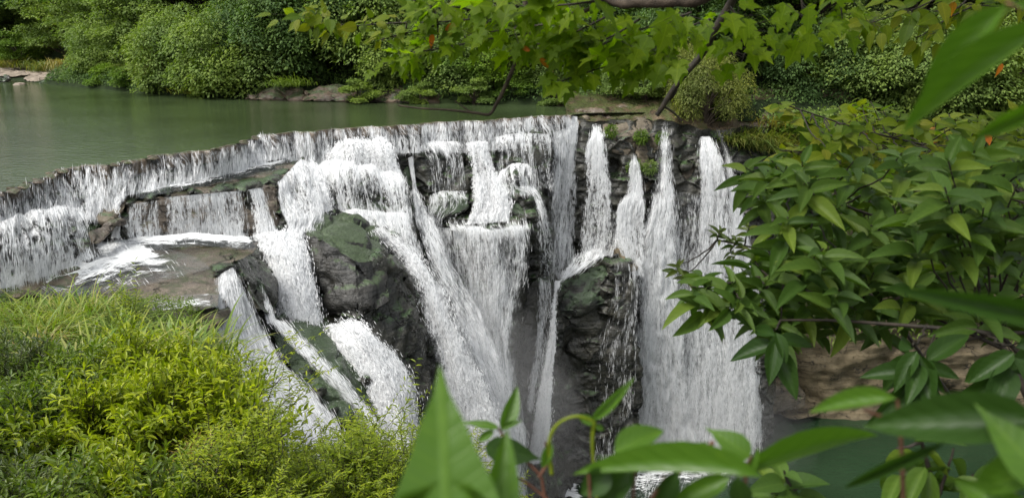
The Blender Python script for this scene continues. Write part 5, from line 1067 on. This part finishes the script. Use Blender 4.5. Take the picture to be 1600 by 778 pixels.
rosettes('right broad-leaved shrub filling the right edge of the picture', P(1800, 760, 2.4),
         scat(rs, [(1430, 240), (1620, 230), (1640, 490), (1600, 500), (1480, 490), (1430, 460)], 66, 2.0, 3.6, 18), .125, .38, 'broad', 64,
         [[(1800, 760, 2.4), (1720, 500, 2.5), (1600, 420, 2.6), (1500, 400, 2.7)], [(1720, 500, 2.5), (1640, 330, 2.7), (1520, 290, 2.8)], [(1720, 520, 2.3), (1560, 520, 2.3), (1450, 545, 2.4)]], accent=None)
rosettes('dark drooping broad leaves hanging in front of the brown gorge wall', P(1640, 700, 1.9),
         [(1212, 515, 2.3), (1425, 540, 1.9), (1440, 556, 1.9), (1590, 535, 1.7)], .15, .42, 'front_dark', 65,
         [[(1640, 700, 1.9), (1560, 520, 2.0), (1440, 510, 2.1), (1300, 500, 2.3), (1220, 500, 2.3)]], droop=1.6, nl=6)
rosettes('yellow-green small tree with orange tips behind the broad-leaved shrubs', P(1760, 620, 4.8),
         [(1215, 160, 4.4), (1240, 168, 4.4), (1215, 232, 4.4), (1245, 236, 4.4), (1265, 190, 4.4), (1300, 205, 4.4)] + scat(rs, [(1280, 185), (1340, 150), (1420, 180), (1600, 170), (1620, 260), (1300, 262), (1200, 250)], 120, 4.0, 5.6, 11), .105, .8, 'overhead_yel', 66,
         [[(1760, 620, 4.8), (1640, 330, 4.7), (1500, 240, 4.6), (1350, 205, 4.5), (1230, 165, 4.4)], [(1640, 330, 4.7), (1480, 230, 4.9), (1330, 240, 4.6), (1225, 236, 4.4)]], tpl=T_OVATE, nl=6, accent=('orange', .018), name='small_tree', cat='small tree', face=.9)
rosettes('small dark feathery shrub crossing the lower edge of the upper broad leaves', P(1500, 640, 3.6),
         [(1125, 360, 3.6), (1150, 372, 3.6), (1170, 352, 3.6), (1140, 392, 3.6), (1060, 415, 3.4), (1075, 425, 3.4)], .07, .36, 'bush_olive', 67,
         [[(1500, 640, 3.6), (1380, 470, 3.6), (1240, 400, 3.6), (1120, 375, 3.6)]], nl=9)

# ------------------------------------------------------------------ the tree the photographer stands under
ov = empty('overhanging_tree', (3.4, -.6, 2.6), label='overhanging tree whose lobed-leaved twigs cross the top of the picture', cat='tree'); OV = np.array([3.4, -.6, 2.6])
tubes('trunk', [(np.array([[0, 0, -.4], [-.05, .05, 1.2], [-.2, .15, 2.6], [-.35, .4, 3.8], [-.7, .8, 4.8], [-1.0, 1.0, 6.0]]), np.array([.17, .14, .12, .1, .08, .05]))], M['bark'], ov, 10)
def pl3(pts, n=26):
    q = np.array([P(*p) for p in pts]); k = len(q); A = catmull(q[:, None], n)[:, 0]; return A
BR = [([(1500, -420, 2.0), (1250, -160, 2.1), (1112, -14, 2.2), (1055, 1, 2.25), (1000, 3, 2.3), (945, -6, 2.4), (800, -120, 2.6)], .026, .012, 'bark'),
      ([(1300, -300, 2.4), (1190, -90, 2.7), (1145, 0, 2.9), (1118, 46, 2.95), (1096, 86, 3.0), (1074, 112, 3.0), (1052, 140, 3.0), (1036, 166, 3.0), (1026, 181, 3.0)], .018, .009, 'twig'),
      ([(1060, 132, 3.0), (1052, 150, 3.0), (1036, 163, 3.02)], .006, .004, 'twig'),
      ([(1040, 168, 3.0), (1052, 176, 3.0), (1066, 190, 3.0)], .005, .003, 'twig'),
      ([(900, -200, 2.6), (826, -40, 3.0), (821, 10, 3.0), (823, 60, 3.0), (805, 100, 3.0), (790, 135, 3.0), (776, 162, 3.0), (765, 179, 3.0), (745, 177, 3.0), (700, 172, 3.0), (660, 170, 3.0), (622, 165, 3.0)], .011, .003, 'bark'),
      ([(735, 175, 3.0), (722, 166, 3.0), (711, 158, 3.0)], .003, .002, 'bark'),
      ([(950, -60, 2.5), (930, 2, 2.6), (922, 14, 2.6), (900, 24, 2.6), (888, 40, 2.6), (870, 40, 2.7)], .009, .005, 'bark'),
      ([(660, -60, 3.0), (648, 0, 3.0), (636, 36, 3.0), (634, 56, 3.0)], .005, .0025, 'twig'),
      ([(690, -40, 3.0), (674, 4, 3.0), (683, 28, 3.0), (684, 60, 3.0)], .005, .0025, 'twig'),
      ([(1560, -60, 3.6), (1500, 10, 3.6), (1460, 18, 3.6)], .005, .0025, 'twig')]
for pts, r0, r1, mt in BR: q = pl3(pts) - OV; tubes('branch', [(q, np.linspace(r0, r1, len(q)))], M[mt], ov, 8)
# leafy twigs: path, number of leaves, leaf length, spread, material
TW = [([(900, 10, 2.9), (800, 22, 3.0), (700, 34, 3.0), (620, 36, 3.1), (550, 40, 3.1), (500, 32, 3.1), (460, 24, 3.1)], 110, .062, 12, 'overhead_yel'),
      ([(700, 34, 3.0), (660, 46, 3.0), (610, 58, 3.0), (590, 64, 3.0)], 26, .055, 8, 'overhead_yel'),
      ([(860, 30, 2.9), (760, 20, 2.9), (700, 10, 2.9), (670, 14, 2.9)], 26, .11, 14, 'overhead'),
      ([(840, 50, 2.9), (760, 62, 2.9), (690, 76, 2.9), (640, 84, 2.9), (620, 98, 2.9)], 44, .085, 13, 'overhead'),
      ([(900, 30, 2.7), (840, 40, 2.8), (780, 48, 2.8), (730, 56, 2.8)], 24, .11, 14, 'overhead'),
      ([(960, 20, 2.6), (900, 50, 2.7), (840, 70, 2.8), (800, 78, 2.8)], 22, .11, 14, 'overhead'),
      ([(1000, 30, 2.6), (950, 60, 2.7), (900, 70, 2.7), (870, 76, 2.7)], 16, .11, 10, 'overhead'),
      ([(1080, 20, 2.6), (1020, 40, 2.6), (960, 62, 2.7), (930, 80, 2.7), (985, 85, 2.7)], 28, .12, 18, 'overhead'),
      ([(1060, 60, 2.7), (1000, 80, 2.7), (960, 100, 2.7), (910, 115, 2.7), (870, 130, 2.7)], 22, .12, 13, 'overhead'),
      ([(1110, 30, 2.7), (1060, 50, 2.7), (1030, 80, 2.7), (1010, 100, 2.7)], 22, .11, 18, 'overhead'),
      ([(1140, 10, 2.7), (1160, 40, 2.7), (1170, 70, 2.7), (1160, 90, 2.7)], 18, .11, 16, 'overhead'),
      ([(950, 0, 2.5), (880, 8, 2.5), (820, 10, 2.6), (760, 4, 2.6)], 26, .12, 13, 'overhead'),
      ([(1250, -20, 2.6), (1255, 20, 2.6), (1262, 50, 2.6), (1268, 62, 2.6)], 12, .11, 14, 'overhead'),
      ([(1310, -20, 2.7), (1315, 20, 2.7), (1318, 40, 2.7)], 7, .11, 8, 'overhead'),
      ([(1480, -10, 3.6), (1430, 14, 3.6), (1380, 30, 3.6), (1350, 40, 3.6)], 26, .12, 14, 'overhead_yel'),
      ([(1520, 10, 3.6), (1480, 30, 3.6), (1450, 50, 3.6), (1430, 60, 3.6)], 20, .12, 16, 'overhead_yel'),
      ([(1600, 0, 3.6), (1560, 10, 3.6), (1500, 6, 3.6)], 16, .12, 16, 'overhead_yel')]
rs = np.random.RandomState(71); ex = []
for pts, n, L_, spd, mt in TW:
    if L_ > .08: n, L_, spd = int(n * 1.7), L_ * .76, spd * 1.15
    q = pl3(pts); tubes('twig', [(q - OV, np.linspace(.004, .0015, len(q)))], M['twig'], ov, 5)
    t = rs.rand(n) ** .85; b = np.stack([np.interp(t * 25, range(26), q[:, k]) for k in range(3)], 1)
    off = rs.normal(0, spd * 2.8 / F, (n, 3)); b2 = b + off * [1, 2.2, .7]
    ax = unit(unit(q[-1] - q[0]) * .5 + off / np.linalg.norm(off, axis=1)[:, None] * .9 + rs.normal(0, .3, (n, 3)) + [0, 0, -.45])
    nr = np.array([0, -.55, .8]) + rs.normal(0, .38, (n, 3)); z = L_ * rs.uniform(.6, 1.15, n)
    leaves('foliage', b2 - OV, ax, nr, z, z * .8, T_LOBED if mt == 'overhead' else T_OVATE, M[mt], ov)
    tubes('stems', [(np.array([a, c]) - OV, .0009) for a, c in zip(b, b2)], M['twig'], ov, 3)
b = np.array([P(x, y, Y) for x, y, Y in [(697, 52, 2.95), (676, 54, 2.95), (844, 92, 2.75), (828, 80, 2.75), (1062, 46, 2.7), (1488, 3, 3.5), (1566, 100, 3.4)]]) - OV
leaves('orange_leaves', b, [(.5, .1, .5), (-.2, 0, -1), (.6, 0, -.5), (-.6, 0, .3), (-1, 0, -.4), (.2, 0, -1), (-.3, 0, -1)], [(0, -1, .4)] * 7, np.array([.07, .05, .06, .05, .08, .06, .055]), np.array([.045, .03, .03, .025, .06, .05, .03]), T_OVATE, M['orange'], ov)
n = 5200; c = rs.normal(0, 1, (n, 3)) * [1.9, 1.5, .55] + [2.6, 1.2, 7.6]; c = c[(c[:, 2] > 6.3)]
leaves('crown', c - OV, rs.normal(size=(len(c), 3)) - [0, 0, .4], rs.normal(0, .35, (len(c), 3)) + [0, 0, 1], .15, .12, T_LOBED, M['overhead'], ov)
for k in range(9):
    e = np.array([2.4, .4, 7.6]) + rs.normal(0, 1, 3) * [1.6, 1.2, .4]; tubes('branch', [(curve(np.array([2.4, .4, 7.4]), e, n=6, sag=.3) - OV, np.linspace(.04, .01, 6))], M['bark'], ov, 6)

# ------------------------------------------------------------------ leaves right in front of the lens (out of focus because they are half a metre away)
def pleaf(parent, org, base, tip, w, Y0, Y1, mat='front', tpl=T_LANCE, tilt=(0, 0, 0), name='leaf', label=None):
    """a single real leaf from base to tip (photo directions), Y0/Y1 metres away; w = width / length"""
    a, b = P(*base, Y0), P(*tip, Y1); ax = b - a; l = np.linalg.norm(ax); n = unit(C0 - (a + b) / 2) + np.array(tilt)
    o = leaves(name, [a - org], [ax], [n], l, l * w, tpl, M[mat], parent)
    if label: o['label'] = label
    return o
def sprig(label, root, leafs, stems, mat='front', name='foreground_plant', cat='plant', stemmat='bark_red', sr=.0022):
    org = P(*root); r = empty(name, tuple(org), label=label, cat=cat)
    for l in leafs: pleaf(r, org, l[0], l[1], l[2], l[3], l[4], *(l[5:]))
    for st in stems: q = pl3(st, 18) - org; tubes('stem', [(q, np.linspace(sr, sr * .6, 18))], M[stemmat], r, 6)
    return r
T_BIG = polyleaf([(-.35, 0), (-.3, .25), (.0, .30), (.17, .395), (.2, .30), (.36, .25), (.54, .17), (.68, .12), (.84, .045), (1.0, 0)], droop=.12)
sprig('very large blurred lobed leaf pointing up at the bottom centre', (700, 900, .40), [((700, 880), (690, 566), 1.0, .37, .42, 'front', T_BIG, (.1, 0, .3)), ((760, 900), (797, 674), .34, .42, .45, 'front', T_LANCE, (.2, 0, .2))], [[(700, 900, .40), (705, 1000, .42)]])
sprig('blurred sprig with one upright and one dark round leaf right of the very large leaf', (870, 900, .8),
      [((783, 672), (812, 604), .42, .8, .82, 'front', T_LANCE, (.5, 0, .2)), ((778, 668), (722, 655), .34, .8, .8, 'front', T_OVATE, (0, 0, .6)), ((772, 672), (745, 690), .45, .8, .8, 'front', T_LANCE), ((785, 668), (816, 656), .3, .8, .8, 'front', T_LANCE),
       ((758, 700), (850, 712), .62, .78, .8, 'front_dark', T_OVATE, (0, 0, .3)), ((800, 730), (790, 790), .5, .8, .8, 'front', T_LANCE)],
      [[(870, 900, .8), (850, 770, .8), (842, 740, .8), (800, 700, .8), (778, 668, .8)], [(842, 745, .8), (856, 720, .8), (852, 690, .8)], [(880, 800, .8), (820, 752, .8), (790, 745, .8)]])
sprig('blurred plant with a curled narrow leaf on a yellow arching stalk', (960, 900, .7),
      [((925, 655), (992, 592), .2, .7, .7, 'front', T_LANCE, (.6, 0, .4)), ((930, 660), (900, 648), .5, .7, .7, 'front', T_LANCE), ((930, 664), (945, 672), .6, .7, .7, 'front', T_LANCE), ((862, 690), (846, 735), .35, .7, .7, 'front', T_LANCE)],
      [[(862, 740, .7), (858, 690, .7), (872, 662, .7), (900, 650, .7), (928, 658, .7)], [(928, 658, .7), (926, 700, .7), (935, 790, .7), (960, 900, .7)]], stemmat='bush_bright')
sprig('blurred plant with one long leaf lying level across the lower centre', (1000, 900, .55),
      [((1190, 745), (885, 716), .19, .55, .6, 'front', T_LANCE, (0, 0, .9)), ((960, 706), (1040, 664), .5, .6, .62, 'front', T_LANCE, (0, 0, .8)), ((955, 735), (905, 775), .7, .6, .6, 'front_dark', T_LANCE), ((990, 728), (930, 800), .45, .6, .6, 'front_dark', T_LANCE), ((1060, 735), (1020, 810), .4, .6, .6, 'front_dark', T_LANCE)],
      [[(1000, 900, .6), (990, 800, .6), (992, 730, .6)], [(1010, 790, .6), (1040, 745, .6)], [(925, 820, .6), (920, 740, .6)]])
sprig('blurred plant with a broad rounded leaf in front of the right-hand fall foot', (1160, 920, .62),
      [((1172, 712), (1112, 668), .85, .62, .63, 'front', T_OVATE, (.3, 0, .3)), ((1105, 690), (1070, 712), .3, .62, .62, 'front', T_LANCE), ((1150, 748), (1392, 655), .14, .6, .66, 'front', T_LANCE, (0, 0, .5)), ((1150, 745), (1165, 800), .6, .6, .6, 'front_dark', T_LANCE), ((1175, 735), (1185, 700), .3, .6, .6, 'front', T_LANCE), ((1140, 745), (1040, 790), .35, .6, .6, 'front', T_LANCE)],
      [[(1160, 920, .62), (1168, 800, .62), (1165, 740, .62), (1174, 712, .62)], [(1115, 690, .62), (1070, 730, .62), (1030, 770, .62)]])
sprig('blurred plant with a pale pointed leaf and a very dark wide leaf, lower right', (1410, 940, .5),
      [((1400, 622), (1258, 636), .28, .55, .58, 'front', T_LANCE, (0, 0, .6)), ((1625, 655), (1345, 660), .36, .48, .52, 'front_dark', T_LANCE, (0, 0, .2))],
      [[(1415, 940, .55), (1412, 800, .55), (1408, 690, .55), (1402, 625, .55)], [(1402, 660, .55), (1350, 640, .55)]])
sprig('blurred mid green leaves stacked in the lower right corner', (1640, 950, .5),
      [((1640, 760), (1545, 640), .7, .45, .47, 'front', T_OVATE, (.2, 0, .3)), ((1660, 730), (1500, 760), .4, .45, .5, 'front', T_LANCE, (0, 0, .4)), ((1640, 820), (1480, 745), .34, .45, .5, 'front', T_LANCE), ((1480, 690), (1300, 770), .10, .5, .55, 'front_dark', T_LANCE)],
      [[(1640, 950, .5), (1600, 800, .5), (1560, 740, .5)]])
sprig('two large blurred grey-green leaves slanting down from the upper right corner', (1640, -20, .5),
      [((1572, 8), (1424, 168), .30, .52, .55, 'front', T_LANCE, (-.3, 0, .3)), ((1650, 35), (1384, 204), .22, .48, .55, 'front', T_LANCE, (-.2, 0, .5)), ((1660, 150), (1510, 222), .2, .5, .55, 'front', T_LANCE), ((1660, 500), (1400, 452), .16, .45, .45, 'front_dark', T_LANCE), ((1650, 10), (1585, 5), .4, .5, .5, 'front', T_LANCE)],
      [[(1700, -40, .5), (1620, 10, .5), (1574, 6, .52)], [(1700, 0, .5), (1640, 36, .5)]])
rosettes('glossy low plant with wavy leaves in front of the lower pool', P(1300, 940, 1.5),
         [(1225, 735, 1.5), (1250, 760, 1.5), (1205, 770, 1.5)], .085, .55, 'broad', 68, [[(1300, 940, 1.5), (1260, 820, 1.5), (1235, 760, 1.5)]], nl=6, name='foreground_plant', cat='plant', limbmat='bark_red')
rosettes('drooping slender-leaved plant in front of the lower pool, left of the right corner', P(1480, 940, 1.4),
         [(1420, 670, 1.4), (1440, 690, 1.4), (1490, 700, 1.4), (1520, 740, 1.4), (1400, 700, 1.4)], .12, .3, 'broad', 69, [[(1480, 940, 1.4), (1470, 800, 1.4), (1440, 690, 1.4)]], nl=5, droop=2.2, name='foreground_plant', cat='plant')

# ------------------------------------------------------------------ spray mist hanging at the foot of the falls
def mist(label, c, r, dens):
    m = NT('mist'); v = m.t.nodes.new('ShaderNodeVolumePrincipled'); v.inputs['Color'].default_value = (.97, .98, .98, 1); v.inputs['Density'].default_value = dens; v.inputs['Anisotropy'].default_value = 0
    m.t.links.new(v.outputs[0], m.out.inputs['Volume'])
    th = np.linspace(0, 2 * pi, 33); ph = np.linspace(0, pi, 17); a, b = np.meshgrid(th[:-1], ph[1:-1]); vs, fs = [], []
    for k_ in (1., .82, .64, .46, .3):
        q = np.stack([np.cos(a) * np.sin(b), np.sin(a) * np.sin(b), np.cos(b)], -1) * np.array(r) * k_
        q = q * (1 + .22 * noise(q * .3 + k_ * 3)[..., None]); o = len(vs) and sum(map(len, vs)); vs.append(np.concatenate([q.reshape(-1, 3), [[0, 0, r[2] * k_], [0, 0, -r[2] * k_]]]))
        I = np.arange(14)[:, None] * 32 + np.arange(32)[None]; J = np.arange(14)[:, None] * 32 + (np.arange(32)[None] + 1) % 32
        fs.append((o, np.stack([I, I + 32, J + 32, J], -1).reshape(-1, 4) + o, np.concatenate([np.stack([np.arange(32), (np.arange(32) + 1) % 32, np.full(32, 480)], 1)[:, [0, 1, 2]], np.stack([448 + (np.arange(32) + 1) % 32, 448 + np.arange(32), np.full(32, 481)], 1)]) + o))
    for vv, (o, f4, f3) in zip(vs, fs):
        ob = mesh('mist', vv, [f4 - o, f3 - o], m.m); ob.location = c; tag(ob, label, 'mist', kind='stuff')
mist('spray mist at the foot of the right-hand falls', P(1080, 700, 45.5), (7.5, 3.6, 6.5), .012)
mist('spray mist in the gorge below the diagonal tongue', P(720, 640, 33.5), (6, 4, 5.5), .013)
